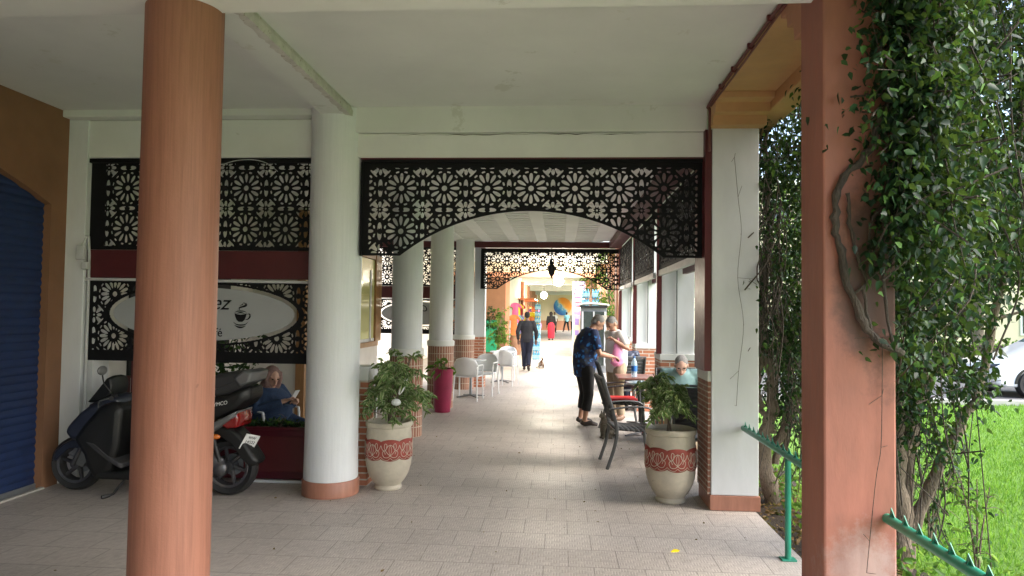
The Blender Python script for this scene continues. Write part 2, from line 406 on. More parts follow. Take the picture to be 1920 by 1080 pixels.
mat('concrete', (.42, .41, .38), .8, var=.12, scale=5, bmp=.3)
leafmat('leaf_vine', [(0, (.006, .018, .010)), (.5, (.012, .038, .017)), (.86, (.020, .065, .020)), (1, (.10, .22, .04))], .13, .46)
leafmat('leaf_light', [(0, (.03, .09, .015)), (.6, (.07, .18, .03)), (1, (.20, .33, .06))], .45, .4)
leafmat('leaf_ficus', [(0, (.06, .12, .045)), (.5, (.12, .22, .08)), (1, (.26, .38, .15))], .35, .45, edge=(.50, .52, .32))
leafmat('leaf_dry', [(0, (.12, .07, .03)), (1, (.24, .15, .07))], .2, .7)
leafmat('grass_blade', [(0, (.10, .26, .02)), (.6, (.17, .38, .04)), (1, (.30, .50, .08))], .45, .5)

# tiled floor: running bond of square tiles, each pressed with a small basket weave, wet-wiped gloss
m, t, b = nodes('floor_tile'); MATS['floor_tile'] = m
g = N(t, 'ShaderNodeNewGeometry'); mp = N(t, 'ShaderNodeMapping'); mp.inputs['Location'].default_value = (.09, -.003, 0); L(t, g.outputs['Position'], mp.inputs[0]); v = mp.outputs[0]
br = N(t, 'ShaderNodeTexBrick'); br.offset = .5; L(t, v, br.inputs['Vector'])
for k_, q_ in (('Scale', 1), ('Brick Width', .333), ('Row Height', .333), ('Mortar Size', .0034), ('Mortar Smooth', .3), ('Bias', 0.0)): br.inputs[k_].default_value = q_
br.inputs['Color1'].default_value = (.58, .53, .485, 1); br.inputs['Color2'].default_value = (.49, .445, .405, 1); br.inputs['Mortar'].default_value = (.10, .09, .08, 1)
ck = N(t, 'ShaderNodeTexChecker', i_Scale=1 / .0555); L(t, v, ck.inputs[0]); sp = N(t, 'ShaderNodeSeparateXYZ'); L(t, v, sp.inputs[0])
def sinw(src):
    a = N(t, 'ShaderNodeMath', operation='MULTIPLY', i_1=2 * PI / .0185); L(t, src, a.inputs[0]); c_ = N(t, 'ShaderNodeMath', operation='SINE'); L(t, a.outputs[0], c_.inputs[0]); return c_.outputs[0]
mx = N(t, 'ShaderNodeMix'); L(t, ck.outputs[1], mx.inputs[0]); L(t, sinw(sp.outputs[0]), mx.inputs[2]); L(t, sinw(sp.outputs[1]), mx.inputs[3])
weave = ramp(t, mx.outputs[0], [(.0, 0.0), (.25, 1.0)])
big = noise(t, v, .8, 5, .6); fine = noise(t, v, 26, 5, .7)
o = mixc(t, ramp(t, weave, [(0, .75), (1, 0.0)]), br.outputs[0], (.31, .275, .25))
o = mixc(t, ramp(t, big, [(.38, 0.0), (.70, .5)]), o, (.34, .305, .28)); o = mixc(t, ramp(t, fine, [(.50, 0.0), (.72, .6)]), o, (.60, .54, .49)); o = mixc(t, ramp(t, noise(t, v, 11, 8, .8), [(.50, 0.0), (.72, .65)]), o, (.27, .24, .215))
o = mixc(t, ramp(t, noise(t, v, 2.3, 8, .75), [(.60, 0.0), (.76, .6)]), o, (.13, .115, .10))
L(t, o, b.inputs['Base Color']); L(t, ramp(t, big, [(.3, .44), (.7, .62)]), b.inputs['Roughness']); b.inputs['Specular IOR Level'].default_value = .4
inv = N(t, 'ShaderNodeMath', operation='MULTIPLY_ADD', i_1=-1.2, i_2=1.2); L(t, br.outputs['Fac'], inv.inputs[0])
a_ = N(t, 'ShaderNodeMath', operation='MULTIPLY_ADD', i_1=.22); L(t, weave, a_.inputs[0]); L(t, inv.outputs[0], a_.inputs[2])
bump(t, b, a_.outputs[0], .55, .003)

# lawn
m, t, b = nodes('lawn'); MATS['lawn'] = m; v = objco(t)
o = ramp(t, noise(t, v, .35, 6, .6), [(.3, (.12, .26, .02)), (.6, (.17, .36, .035)), (.8, (.28, .34, .10))]); o = mixc(t, .5, o, ramp(t, noise(t, v, 60, 4, .8), [(.3, (.06, .16, .012)), (.7, (.24, .46, .05))]))
L(t, o, b.inputs['Base Color']); b.inputs['Roughness'].default_value = .9; bump(t, b, noise(t, v, 70, 4, .8), 1.0, .04)
M_ = MATS
LAT = M_['lattice_black']

# ------------------------------------------------------------------ ground
EDGE = 1.69
mb = MB().box(-14, -18, -.30, EDGE, 72, 0); tag(mb.build('floor', M_['floor_tile'], smooth=False), 'beige basket weave floor tiles of the arcade walkway', kind='structure')
g_ = MB(); g_.add([(x, y, -.14) for y in (-60, 300) for x in (-200, 250)], [(0, 1, 3, 2)]); tag(g_.build('lawn', M_['lawn'], smooth=False), 'bright green lawn beside the arcade', kind='structure')
g_ = MB(); n_ = 46
for i in range(n_ + 1):
    y = -4 + i * 30 / n_; e = 2.45 + .22 * math.sin(y * 1.7) + .12 * math.sin(y * 4.1)
    for x, z in ((EDGE, -.05), (EDGE + .3, -.07 + .02 * math.sin(3 * y)), (e - .15, -.10), (e, -.15)): g_.v.append((x, y, z))
for i in range(n_):
    for j in range(3): g_.f.append((i * 4 + j, i * 4 + j + 1, i * 4 + j + 5, i * 4 + j + 4)); g_.uv.append(None); g_.mi.append(0)
tag(g_.build('soil_bed', M_['soil']), 'dark soil strip between walkway and lawn', kind='structure')
g_ = MB().box(4, 15.4, -.2, 80, 22.5, -.125); tag(g_.build('road', M_['asphalt'], smooth=False), 'grey asphalt road beyond the lawn', kind='structure')
g_ = MB().box(4, 15.2, -.2, 80, 15.4, -.03); tag(g_.build('kerb', M_['concrete'], smooth=False, bevel=.01), 'pale kerb edging the road', kind='structure')

# ------------------------------------------------------------------ roof, ceiling, beams
SL = 3.53
rt = thing('arcade_roof', 'flat concrete roof slab with grey white ceiling over the walkway', 'roof', (0, 0, 0))
MB().box(-5.2, -16, SL + .004, 1.29, 6.3, SL + .5).build('ceiling', M_['ceiling_paint'], rt, smooth=False)
MB().box(-5.2, 6.3, SL + .004, 1.75, 15.6, SL + .5).box(-5.2, 18.2, SL + .004, 1.75, 66, SL + .5).build('ceiling', M_['ceiling_paint'], rt, smooth=False)  # unseen gap between these slabs, added to let sky light into the passage
MB().box(1.75, -16, SL - .12, 1.95, 15.6, SL + .62).box(1.75, 19.6, SL - .12, 1.95, 66, SL + .62).build('roof_edge', M_['beam_ochre'], rt, smooth=False, bevel=.01)
def beam(nm, label, x0, y0, z0, x1, y1, z1, m_, bev=.008, group=None):
    mb = MB().box(x0, y0, z0, x1, y1, z1); return tag(mb.build(nm, M_[m_], smooth=False, bevel=bev), label, 'beam', group)
beam('cross_beam', 'white ceiling beam crossing the walkway overhead at the orange column', -4.72, 3.3, 3.30, 1.285, 3.645, SL + .02, 'ceiling_paint')
beam('cross_beam', 'off white crossbeam with a cracked lower edge above the nearer black arch screen', -1.9, 6.17, 3.30, 1.285, 6.5, SL + .02, 'ceiling_paint')
beam('cross_beam', 'white crossbeam above the sign screen between blue shutter and round column', -4.72, 6.2, 3.47, -2.16, 6.5, SL + .02, 'ceiling_paint')
beam('lintel', 'white lintel board directly above the nearer black arch screen', -1.88, 6.20, 3.075, 1.285, 6.46, 3.297, 'plaster_white')
beam('lintel', 'white lintel directly above the upper black screen beside the shutter', -4.70, 6.32, 3.105, -2.25, 6.5, 3.467, 'plaster_white')
lb = thing('long_beam', 'shallow white beam with flaking yellowish edge running along above the round columns', 'beam')
MB().box(-2.17, 3.65, SL - .085, -1.915, 6.2, SL + .02).build('beam_body', M_['ceiling_paint'], lb, smooth=False)
mb = MB(); n_ = 60; ps = []
for i in range(n_ + 1):
    y = 3.65 + 2.53 * i / n_; q = .008 + .003 * math.sin(i * 1.3) + .003 * math.sin(i * 2.9)
    ps.append([(-1.914, y, SL - .001), (-1.914 + q + .004, y, SL - .03 - q), (-1.914 + q, y, SL - .088), (-1.94 - q * 2.5, y, SL - .089), (-1.95 - q, y, SL - .08)])
for i in range(n_):
    for j in range(4):
        o_ = len(mb.v); mb.add([ps[i][j], ps[i][j + 1], ps[i + 1][j + 1], ps[i + 1][j]], [(0, 1, 2, 3)])
mb.build('flaking_edge', M_['beam_edge_flaking'], lb)
# ochre edge beam with corbels over the right hand pillars
ob = thing('edge_beam', 'ochre painted edge beam with stepped corbels over the right side pillars', 'beam')
MB().box(1.29, -16, SL - .01, 1.75, 6.3, SL + .5).build('beam_soffit', M_['beam_ochre'], ob, smooth=False, bevel=.006)
mb = MB(); mb.prism([(6.12, 3.305), (5.99, 3.305), (5.985, 3.385), (5.89, 3.39), (5.885, 3.465), (5.76, 3.47), (5.75, 3.52), (6.12, 3.52)], 1.292, 1.745, 'x'); mb.build('corbel', M_['beam_ochre'], ob, smooth=False, bevel=.004)
mb = MB(); mb.prism([(3.81, 3.22), (3.93, 3.22), (3.95, 3.33), (4.05, 3.34), (4.06, 3.43), (4.16, 3.44), (4.18, 3.52), (3.81, 3.52)], 1.292, 1.745, 'x'); mb.build('corbel', M_['beam_patch'], ob, smooth=False, bevel=.004)
mb = MB(); mb.tube(spline([(1.275, -3, 3.505), (1.272, 2, 3.50), (1.277, 4.6, 3.507), (1.272, 6.0, 3.50), (1.285, 6.08, 3.44), (1.283, 6.09, 3.1)], 8), .013, 8)
mb.tube(spline([(1.29, -3, 3.48), (1.285, 3, 3.482), (1.288, 5, 3.477), (1.287, 6.05, 3.485)], 6), .009, 6)
cb = thing('ceiling_cable', 'dark maroon cable clipped along the ochre beam edge', 'cable'); mb.build('cable', M_['pipe_maroon'], cb)
for y in (4.3, 4.75, 5.2, 5.6): MB().box(1.255, y, 3.485, 1.30, y + .02, 3.528).build('clip', M_['pipe_maroon'], cb)

# ------------------------------------------------------------------ columns and pillars
cr = MB()
for x0, x1, z in ((-1.5, .75, 3.284),):
    cr.tube([(x0 + (x1 - x0) * k / 29, 6.197, z + random.uniform(-.006, .006)) for k in range(30)], [.0005] + [random.choice((.0006, .001, .002, .0035)) for _ in range(28)] + [.0005], 4)
tag(cr.build('plaster_crack', M_['soil'], fixn=False), 'thin dark broken crack line running along the top of the long white lintel', 'crack')
lp_ = MB(); lp_.tube(spline([(-3.25, 6.31, 3.02), (-3.05, 6.29, 3.07), (-2.88, 6.29, 3.075), (-2.75, 6.30, 3.04), (-2.66, 6.31, 2.97)], 6), .0035, 5); tag(lp_.build('loose_wire', M_['white_rail']), 'thin pale loose wire arching across the top of the upper black screen', 'wire')
def round_column(x, y, label, kind):
    o = thing('round_column', label, 'column', (x, y, 0), group='round columns on the left of the walkway')
    if kind == 'orange':
        MB().lathe([(.202, 0), (.201, 1.2), (.199, 2.4), (.199, SL - .03), (.199, SL)], 48).build('shaft', M_['column_orange'], o); return o
    if kind == 'near':
        MB().lathe([(.240, .13), (.245, .16), (.240, .5), (.239, 1.4), (.240, 2.6), (.240, 3.3), (.244, 3.42), (.246, SL - .004)], 48).build('shaft', M_['shaft_white'], o)
        MB().lathe([(.256, .002), (.258, .13), (.249, .142), (.2, .143)], 40).build('plinth', M_['tile_terracotta'], o)
    else:
        MB().lathe([(.208, 1.16), (.205, 2), (.20, 3.0), (.20, 3.24)], 40).build('shaft', M_['shaft_white'], o)
        MB().lathe([(.226, 1.07), (.237, 1.075), (.239, 1.15), (.226, 1.168), (.2, 1.17)], 40).build('ledge', M_['plaster_white'], o)
        MB().lathe([(.225, .002), (.225, 1.07)], 48).build('brick_skirt', M_['brick_soldier'], o)
    return o
round_column(-2.066, 3.62, 'tall terracotta orange round column standing nearest the camera', 'orange')
round_column(-2.082, 6.30, 'thick white round column on a low terracotta plinth behind the banded plant pot', 'near')
round_column(-2.06, 9.28, 'white round column with brick skirt just behind the left plant pot', 'brick')
round_column(-2.07, 12.05, 'white round column with brick skirt behind the magenta planter', 'brick')
round_column(-2.07, 15.0, 'white round column with brick skirt farthest in, behind the white chairs', 'brick')
pier = thing('brick_pier', 'low brick pier with white top tucked behind the thick white round column', 'pier', (-1.905, 6.66, 0))
MB().box(-.1, -.1, 0, .085, .12, 1.0).build('brickwork', M_['brick_pillar'], pier, smooth=False, bevel=.004)
MB().box(-.1, -.1, 1.0, .085, .12, 1.13).build('cap', M_['plaster_white'], pier, smooth=False, bevel=.004)
sp_ = thing('square_pillar', 'narrow white square pillar with brick base beside the farther arch screen on the left', 'pillar', (-1.78, 15.45, 0))
MB().box(-.12, -.12, 1.12, .12, .15, 3.2).build('shaft', M_['pillar_white'], sp_, smooth=False, bevel=.006)
MB().box(-.125, -.125, 0, .125, .155, 1.12).build('brick_base', M_['brick_pillar'], sp_, smooth=False, bevel=.004)
MB().box(-4.9, 15.22, 0, -4.2, 15.5, 3.2).build('side_pier', M_['plaster_white'], sp_, smooth=False, bevel=.004)

def right_pillar(y, label, first=False):
    o = thing('square_pillar', label, 'pillar', (0, y, 0), group='white square pillars along the garden side')
    x0, x1, d = 1.315, 1.715, .47
    if first:
        MB().box(x0, 0, .13, x1, d, 3.31).build('shaft', M_['pillar_white'], o, smooth=False, bevel=.006)
        MB().box(x0 - .012, -.012, .002, x1 + .012, d + .01, .128).build('plinth', M_['tile_terracotta'], o, smooth=False, bevel=.004)
        MB().box(x0 - .026, .012, .13, x0 - .002, d, 1.10).build('brick_side', M_['brick_thin'], o, smooth=False)
        MB().box(x0 - .03, .01, 1.10, x0 - .002, d, 1.19).build('ledge', M_['plaster_white'], o, smooth=False, bevel=.003)
        MB().box(x0 - .06, .004, 1.19, x0 - .002, d - .02, 3.30).build('red_post', M_['dark_red'], o, smooth=False, bevel=.003)
        return o
    MB().box(x0 + .01, 0, 1.16, x1 + .03, d, 3.31).build('shaft', M_['pillar_white'], o, smooth=False, bevel=.006)
    MB().box(x0 - .01, -.02, 0, x1 + .05, d + .02, 1.08).build('brick_base', M_['brick_pillar'], o, smooth=False, bevel=.004)
    MB().box(x0 - .015, -.03, 1.08, x1 + .055, d + .03, 1.16).build('ledge', M_['plaster_white'], o, smooth=False, bevel=.003)
    MB().box(x0 - .055, -.01, 1.16, x0 + .008, .05, 3.18).build('red_post', M_['dark_red'], o, smooth=False, bevel=.003)
    MB().tube([(x0 + .20, -.03, 1.17), (x0 + .20, -.03, 2.34), (x0 + .23, -.03, 2.36)], .011, 8).build('conduit', M_['grey_metal'], o)
    MB().box(x0 + .185, -.07, 2.30, x0 + .235, 0, 2.40).build('lamp_box', M_['white_rail'], o, smooth=False, bevel=.01)
    return o
right_pillar(6.12, 'broad white pillar with dark red post and thin brick side behind the right pot', True)
right_pillar(9.15, 'white pillar on a brick base directly behind the seated man in glasses')
right_pillar(12.1, 'white pillar on a brick base beside the seated person in plaid')
right_pillar(15.0, 'white pillar on a brick base just before the farther arch screen')
op = thing('square_pillar', 'big terracotta painted square pillar at the front wrapped by creeper', 'pillar', (1.29, 3.5, 0))
MB().box(0, 0, -.15, .345, .32, SL + .02).build('shaft', M_['pillar_terracotta'], op, smooth=False, bevel=.012)

# ------------------------------------------------------------------ left wall with shutter
lw = thing('shop_wall', 'ochre brown side wall with a wide arched opening for the blue shutter', 'wall', (0, 0, 0))
arch = [(6.10 - .0, 0), (6.10, 2.62)]
for k in range(1, 20):
    y = 6.10 - 4.0 * k / 20; arch.append((y, 2.62 + .42 * (1 - ((y - 4.10) / 2.0) ** 2)))
arch += [(2.10, 2.62), (2.10, 0)]
MB().prism([(6.30, 0), (6.30, SL + .02), (-16, SL + .02), (-3.2, 0)] + arch[::-1], -5.0, -4.72, 'x').build('wall', M_['wall_ochre'], lw, smooth=False)
sh = MB(); ny = 42
for k in range(ny):
    z0, z1 = .03 + k * .073, .03 + (k + 1) * .073
    for a in range(4):
        za, zb = z0 + (z1 - z0) * a / 4, z0 + (z1 - z0) * (a + 1) / 4; fa = [0, .011, .013, .008, 0]
        sh.add([(-4.80 + fa[a], 2.0, za), (-4.80 + fa[a], 6.2, za), (-4.80 + fa[a + 1], 6.2, zb), (-4.80 + fa[a + 1], 2.0, zb)], [(0, 1, 2, 3)])
s_ = thing('roller_shutter', 'blue metal roller shutter closed inside the arched ochre wall', 'shutter', (0, 0, 0)); sh.build('slats', M_['shutter_blue'], s_, angle=80)
MB().box(-4.83, 2.0, 0, -4.775, 6.2, .05).build('bottom_rail', M_['grey_metal'], s_, smooth=False, bevel=.004)
wp = thing('wall_pilaster', 'narrow white pilaster between the ochre wall and the black screens', 'pilaster', (0, 0, 0))
MB().box(-4.95, 6.303, 0, -4.53, 6.598, 3.466).build('shaft', M_['pillar_white'], wp, smooth=False, bevel=.006)
MB().box(-4.53, 6.36, 0, -4.45, 6.6, 3.10).build('frame_strip', M_['white_rail'], wp, smooth=False, bevel=.004)
MB().tube(spline([(-4.50, 6.33, .02), (-4.50, 6.33, 2.18), (-4.55, 6.30, 2.26)], 4), .013, 8).build('conduit', M_['white_rail'], wp)
MB().box(-4.585, 6.255, 2.12, -4.505, 6.30, 2.26).box(-4.53, 6.26, 2.03, -4.47, 6.31, 2.10).build('junction_box', M_['white_rail'], wp, smooth=False, bevel=.008)
MB().box(-4.73, -3, .003, -4.69, 6.1, .02).build('threshold', M_['concrete'], s_, smooth=False)
# back wall of the terrace behind the screens
bw = thing('cafe_wall', 'dim plastered wall behind the terrace with a wood framed window', 'wall', (0, 0, 0))
MB().box(-5.0, 6.6, 0, -4.72, 10.4, 3.3).box(-5.0, 10.4, 0, -3.95, 14.9, 3.3).build('wall', M_['interior_wall'], bw, smooth=False)
wf = MB().box(-3.95, 10.9, .92, -3.90, 14.75, 1.02).box(-3.95, 10.9, 2.74, -3.90, 14.75, 2.84).box(-3.95, 14.45, 1.02, -3.88, 14.9, 2.84).box(-3.95, 10.9, 1.02, -3.90, 11.0, 2.74).build('window_frame', M_['wood'], bw, smooth=False, bevel=.005)
MB().box(-3.95, 14.1, 1.03, -3.91, 14.2, 2.5).box(-3.95, 11.0, 1.03, -3.91, 14.45, 1.09).build('sash', M_['white_rail'], wf, smooth=False)
MB().box(-3.95, 11.0, 1.09, -3.925, 14.45, 2.73).build('pane', M_['pane_yellow'], wf, smooth=False)
MB().box(-4.0, 10.32, 0, -3.86, 10.52, 3.2).build('door_panel', M_['wood'], bw, smooth=False, bevel=.005)
MB().box(-4.719, 7.3, .9, -4.69, 9.6, 2.2).build('dark_window', M_['black_rubber'], bw, smooth=False)

# ------------------------------------------------------------------ pierced screens
PER = .3968
def arch_screen(loc, label):
    o = thing('arch_screen', label, 'screen', loc, group='black arched fretwork screens across the walkway')
    ros = rosette(PER, -1.462 + .275, 2.801)
    r_, cz_ = 1.92, 2.595 - 1.92
    def fn(X, Z):
        f = ros(X, Z); f = np.maximum(f, .085 - (3.075 - Z)); f = np.maximum(f, .055 - (X + 1.545)); f = np.maximum(f, .055 - (1.545 - X)); f = np.maximum(f, .022 - (Z - 2.18))
        da = np.hypot(X, Z - cz_) - r_; f = np.maximum(f, .022 - da); return np.minimum(f, da)
    field_mesh(fn, -1.545, 1.545, 2.18, 3.075, .0085, .012).build('fretwork', LAT, o, smooth=False)
    mb = MB(); mb.box(-1.555, -.035, 3.035, 1.555, .02, 3.062); mb.box(-1.56, -.035, 2.175, -1.545, .03, 3.035); mb.box(1.545, -.035, 2.175, 1.56, .03, 3.035); mb.build('frame', LAT, o, smooth=False)
    MB().box(-1.56, -.04, 3.062, 1.56, .05, 3.074).build('top_trim', M_['dark_red'], o, smooth=False)
    return o
arch_screen((-.275, 6.25, 0), 'large black arched fretwork screen spanning the walkway between the near white supports')
far_arch = arch_screen((-.185, 15.2, 0), 'smaller looking black arched fretwork screen farther down with a lantern before it')
def upper_screen(loc, rz, label):
    o = thing('upper_screen', label, 'screen', loc, rz, 'black fretwork screens of the side bays')
    ros = rosette(PER * .985, -2.592 + 3.4, 2.82)
    def fn(X, Z):
        f = ros(X, Z); f = np.maximum(f, .035 - (3.09 - Z)); f = np.maximum(f, .035 - (Z - 2.225)); f = np.maximum(f, .14 - (X + 1.12)); return np.maximum(f, .05 - (1.10 - X))
    field_mesh(fn, -1.12, 1.10, 2.225, 3.09, .009, .012).build('fretwork', LAT, o, smooth=False)
    MB().box(-1.13, -.03, 3.06, 1.11, .02, 3.10).build('frame', LAT, o, smooth=False)
    return o
upper_screen((-3.4, 6.36, 0), 0, 'black fretwork screen high between ochre wall and thick white column')
upper_screen((-3.05, 15.25, 0), PI, 'black fretwork screen high in the far side bay behind the round columns')
def fascia(loc, rz, label):
    o = thing('fascia_board', label, 'board', loc, rz, 'dark red fascia boards between the side bay screens')
    MB().box(-1.13, -.02, 1.955, 1.10, .03, 2.222).build('board', M_['fascia_red'], o, smooth=False, bevel=.003)
    MB().tube([(-1.17, -.03, 1.94), (1.10, -.03, 1.93)], .014, 8).build('roller_rail', M_['white_rail'], o)
fascia((-3.4, 6.36, 0), 0, 'dark red fascia board over the oval cafe sign nearest the shutter')
fascia((-3.05, 15.25, 0), PI, 'dark red fascia board over the mirrored sign seen from behind')

def text_part(nm, s_, size, parent, loc, m_, shear=0, rz=0, ext=.002, align='CENTER', sx=1):
    c = bpy.data.curves.new(nm, 'FONT'); c.body = s_; c.size = size; c.extrude = ext; c.shear = shear; c.align_x = align; c.align_y = 'CENTER'
    c.materials.append(m_); tmp = bpy.data.objects.new('tmp', c); me = bpy.data.meshes.new_from_object(tmp); bpy.data.objects.remove(tmp); o = bpy.data.objects.new(nm, me); col.objects.link(o); o.parent = parent; o.location = loc; o.rotation_euler = (PI / 2, 0, rz); o.scale = (sx, 1, 1); return o
def cup_logo(o, cx, cz, s):
    mb = MB(); y0, y1 = -.0125, -.009
    bowl = [(-.5, .28), (-.46, .05), (-.34, -.25), (-.15, -.42), (.15, -.42), (.34, -.25), (.46, .05), (.5, .28), (.3, .2), (0, .16), (-.3, .2)]
    mb.prism([(cx + a * s, cz + b_ * s) for a, b_ in bowl], y0, y1)
    def arc(pts, r): mb.tube([(cx + a * s, -.011, cz + b_ * s) for a, b_ in pts], [q * s for q in r], 6, flat=.25, up=(0, 0, 1))
    def sp3(p): return [(q[0], q[2]) for q in spline([(a, 0, b_) for a, b_ in p], 6)]
    def arcv(p, w0): q = sp3(p); arc(q, [max(.008, w0 * math.sin(PI * (i + .5) / len(q))) for i in range(len(q))])
    arcv([(-.52, .34), (-.3, .44), (0, .47), (.3, .44), (.52, .34)], .04); arcv([(-.35, .26), (0, .34), (.35, .26)], .05)
    arcv([(.48, .2), (.75, .22), (.78, .0), (.6, -.2), (.36, -.22)], .06)
    arcv([(-.62, -.42), (-.35, -.62), (0, -.68), (.4, -.62), (.66, -.40)], .05); arcv([(-.5, -.70), (-.2, -.84), (.1, -.87), (.45, -.76)], .07)
    arcv([(-.05, .5), (-.12, .72), (.25, .85), (.42, 1.0), (.2, 1.2)], .07); arcv([(.1, .78), (.3, .82), (.5, .95), (.42, 1.15)], .05); arcv([(-.1, .9), (.12, 1.0), (.22, 1.14)], .035)
    return mb.build('cup_emblem', LAT, o, fixn=False)
def sign_screen(loc, rz, label, x_shift, both):
    o = thing('sign_screen', label, 'sign', loc, rz, 'black fretwork sign screens of the side bays')
    ros = rosette(.40, 3.4 - 4.25, 1.80, 16)
    def fn(X, Z):
        f = ros(X, Z); f = np.maximum(f, .015 - (1.925 - Z)); f = np.maximum(f, .10 - (Z - 1.165)); f = np.maximum(f, .035 - (X + 1.10)); f = np.maximum(f, .02 - (1.10 - X))
        e = 1 - np.hypot((X - x_shift) / .93, (Z - 1.62) / .285); e2 = np.abs(np.hypot((X - x_shift) / .93, (Z - 1.62) / .285) - 1.02) * .28
        f = np.maximum(f, .009 - e2); return np.where(e > 0, -e * .28 - .002, f)
    field_mesh(fn, -1.10, 1.10, 1.165, 1.925, .0075, .012).build('fretwork', LAT, o, smooth=False)
    mb = MB(); n = 64; mb.prism([(x_shift + .885 * math.cos(2 * PI * k / n), 1.62 + .25 * math.sin(2 * PI * k / n)) for k in range(n)], -.006, .006)
    ov = mb.build('oval_board', M_['sign_white'], o, smooth=False)
    text_part('lettering', 'Chez', .20, o, (x_shift + .04, -.008, 1.725), LAT, .35)
    text_part('lettering', 'Café', .115, o, (x_shift + .10, -.008, 1.445), LAT, 0, sx=.9)
    cup_logo(o, x_shift + .37, 1.60, .115)
    if both:
        text_part('lettering', 'Chez', .20, o, (x_shift + .04, .008, 1.725), LAT, .35)
    return o
sign_screen((-3.4, 6.36, 0), 0, 'black fretwork screen with white oval cafe sign and coffee cup emblem beside the round column', .03, False)
sign_screen((-3.05, 15.25, 0), PI, 'black fretwork sign screen far in the side bay, seen through the gap between round columns', .03, True)

# side screens on the garden side, one per bay
def side_screen(y0, y1, label, first=None):
    if first: return copy_tree(first, None, (1.285, y0, 0), 0, label)
    o = thing('side_screen', label, 'screen', (1.285, y0, 0), 0, 'black fretwork side screens on the garden side')
    ros = rosette(PER, .2, 2.72); ln = y1 - y0
    def fn(X, Z):
        f = ros(X, Z); f = np.maximum(f, .03 - (3.06 - Z)); f = np.maximum(f, .035 - (Z - 2.25)); f = np.maximum(f, .05 - X); return np.maximum(f, .05 - (ln - X))
    mb = field_mesh(fn, 0, ln, 2.25, 3.06, .0115, .012); mb.v = [(p[1], p[0], p[2]) for p in mb.v]; mb.build('fretwork', LAT, o, smooth=False)
    MB().box(-.012, .0, 2.17, .035, ln, 2.245).build('rail', M_['white_rail'], o, smooth=False, bevel=.004)
    MB().box(.30, 0.0, 2.20, .36, ln, 2.34).build('outer_rail', M_['dark_red'], o, smooth=False, bevel=.004)
    return o
s1 = side_screen(6.62, 9.12, 'black fretwork side screen in the bay nearest the right plant pot')
side_screen(9.65, 12.1, 'black fretwork side screen in the middle bay above the outdoor tables', s1)
side_screen(12.6, 15.0, 'black fretwork side screen in the last bay before the farther arch screen', s1)

# ------------------------------------------------------------------ panelled cafe ceiling and red trim
cc = thing('panel_ceiling', 'white coffered panel ceiling of the cafe section edged in red', 'ceiling', (0, 0, 0))
MB().box(-4.7, 6.55, 3.245, 1.28, 15.15, 3.27).build('ceiling_board', M_['plaster_white'], cc, smooth=False)
mb = MB(); y = 6.6
for i in range(10):
    x = -4.6 + i * .6; mb.box(x - .11, 6.55, 3.228, x + .11, 15.15, 3.245)
mb.build('long_rib', M_['plaster_white'], cc, smooth=False, bevel=.005)
mb = MB()
for k in range(29):
    y = 6.7 + k * .3
    for i in range(9):
        x = -4.6 + i * .6; mb.box(x + .11, y, 3.232, x + .49, y + .16, 3.245)
mb.build('cross_rib', M_['plaster_white'], cc, smooth=False)
MB().box(1.05, 6.56, 3.08, 1.283, 15.1, 3.22).build('red_border', M_['fascia_red'], cc, smooth=False, bevel=.006)
MB().box(-4.6, 15.1, 3.085, 1.283, 15.16, 3.22).build('red_border', M_['fascia_red'], cc, smooth=False, bevel=.006)
ln_ = thing('hanging_lantern', 'small dark lantern hanging at the crown of the farther arch screen', 'lantern', (-.185, 15.05, 2.52))
MB().lathe([(.005, -.10), (.02, -.08), (.03, -.05), (.062, .0), (.078, .06), (.078, .15), (.06, .18), (.04, .20), (.062, .215), (.03, .26), (.014, .29), (.008, .33)], 12).build('lantern_body', M_['lattice_black'], ln_, smooth=False)
MB().tube([(0, 0, .3), (0, 0, .56)], .008, 6).build('chain', M_['lattice_black'], ln_)

# ------------------------------------------------------------------ object materials
mat('pot_cream', (.50, .45, .36), .7, var=.14, scale=6, bmp=.3, spots=(.28, .25, .20), spot_scale=6, spot_at=.66)
mat('pot_red', (.30, .055, .04), .7, var=.2, scale=20, bmp=.2)
mat('pot_brown', (.30, .16, .10), .75, var=.2, scale=5)
mat('magenta', (.30, .02, .07), .4, var=.15, scale=3)
mat('plastic_white', (.72, .74, .75), .35, var=.05, scale=4, bmp=.03, coat=.1)
mat('table_white', (.62, .66, .69), .3, var=.05)
mat('table_top_blue', (.50, .66, .70), .2, var=.05)
mat('table_brown', (.22, .11, .09), .35, var=.15)
mat('chair_grey', (.11, .113, .118), .45, metal=.3, var=.12, scale=10)
mat('chair_mesh', (.05, .052, .056), .7, var=.2, scale=60, bmp=.4)
mat('cushion_red', (.55, .02, .02), .8, var=.1, scale=12)
mat('scooter_blue', (.018, .022, .038), .36, var=.03, scale=1, bmp=0, coat=.3)
mat('scooter_black', (.006, .0065, .007), .5, var=.2, scale=9, bmp=.1)
mat('scooter_silver', (.14, .145, .15), .35, metal=.2, var=.03, bmp=.02, coat=.3)
mat('seat_grey', (.032, .032, .035), .55, var=.12, scale=8, bmp=.15)
mat('alloy', (.13, .13, .14), .4, metal=.8, var=.2, scale=14)
mat('lamp_red', (.20, .006, .006), .15, var=.05, coat=.5)
mat('lamp_orange', (.62, .16, .02), .2, var=.05, coat=.5)
mat('plate_white', (.70, .71, .70), .4, var=.03)
mat('ink', (.02, .02, .022), .6, var=.05)
mat('skin', (.46, .25, .17), .55, var=.08, scale=14, bmp=.1)
mat('skin_pale', (.55, .33, .25), .55, var=.08, scale=14, bmp=.1)
mat('skin_dark', (.20, .10, .065), .55, var=.08, scale=14, bmp=.1)
mat('hair_black', (.012, .010, .009), .7, var=.3, scale=60, bmp=.6)
mat('hair_grey', (.23, .22, .21), .75, var=.35, scale=60, bmp=.6)
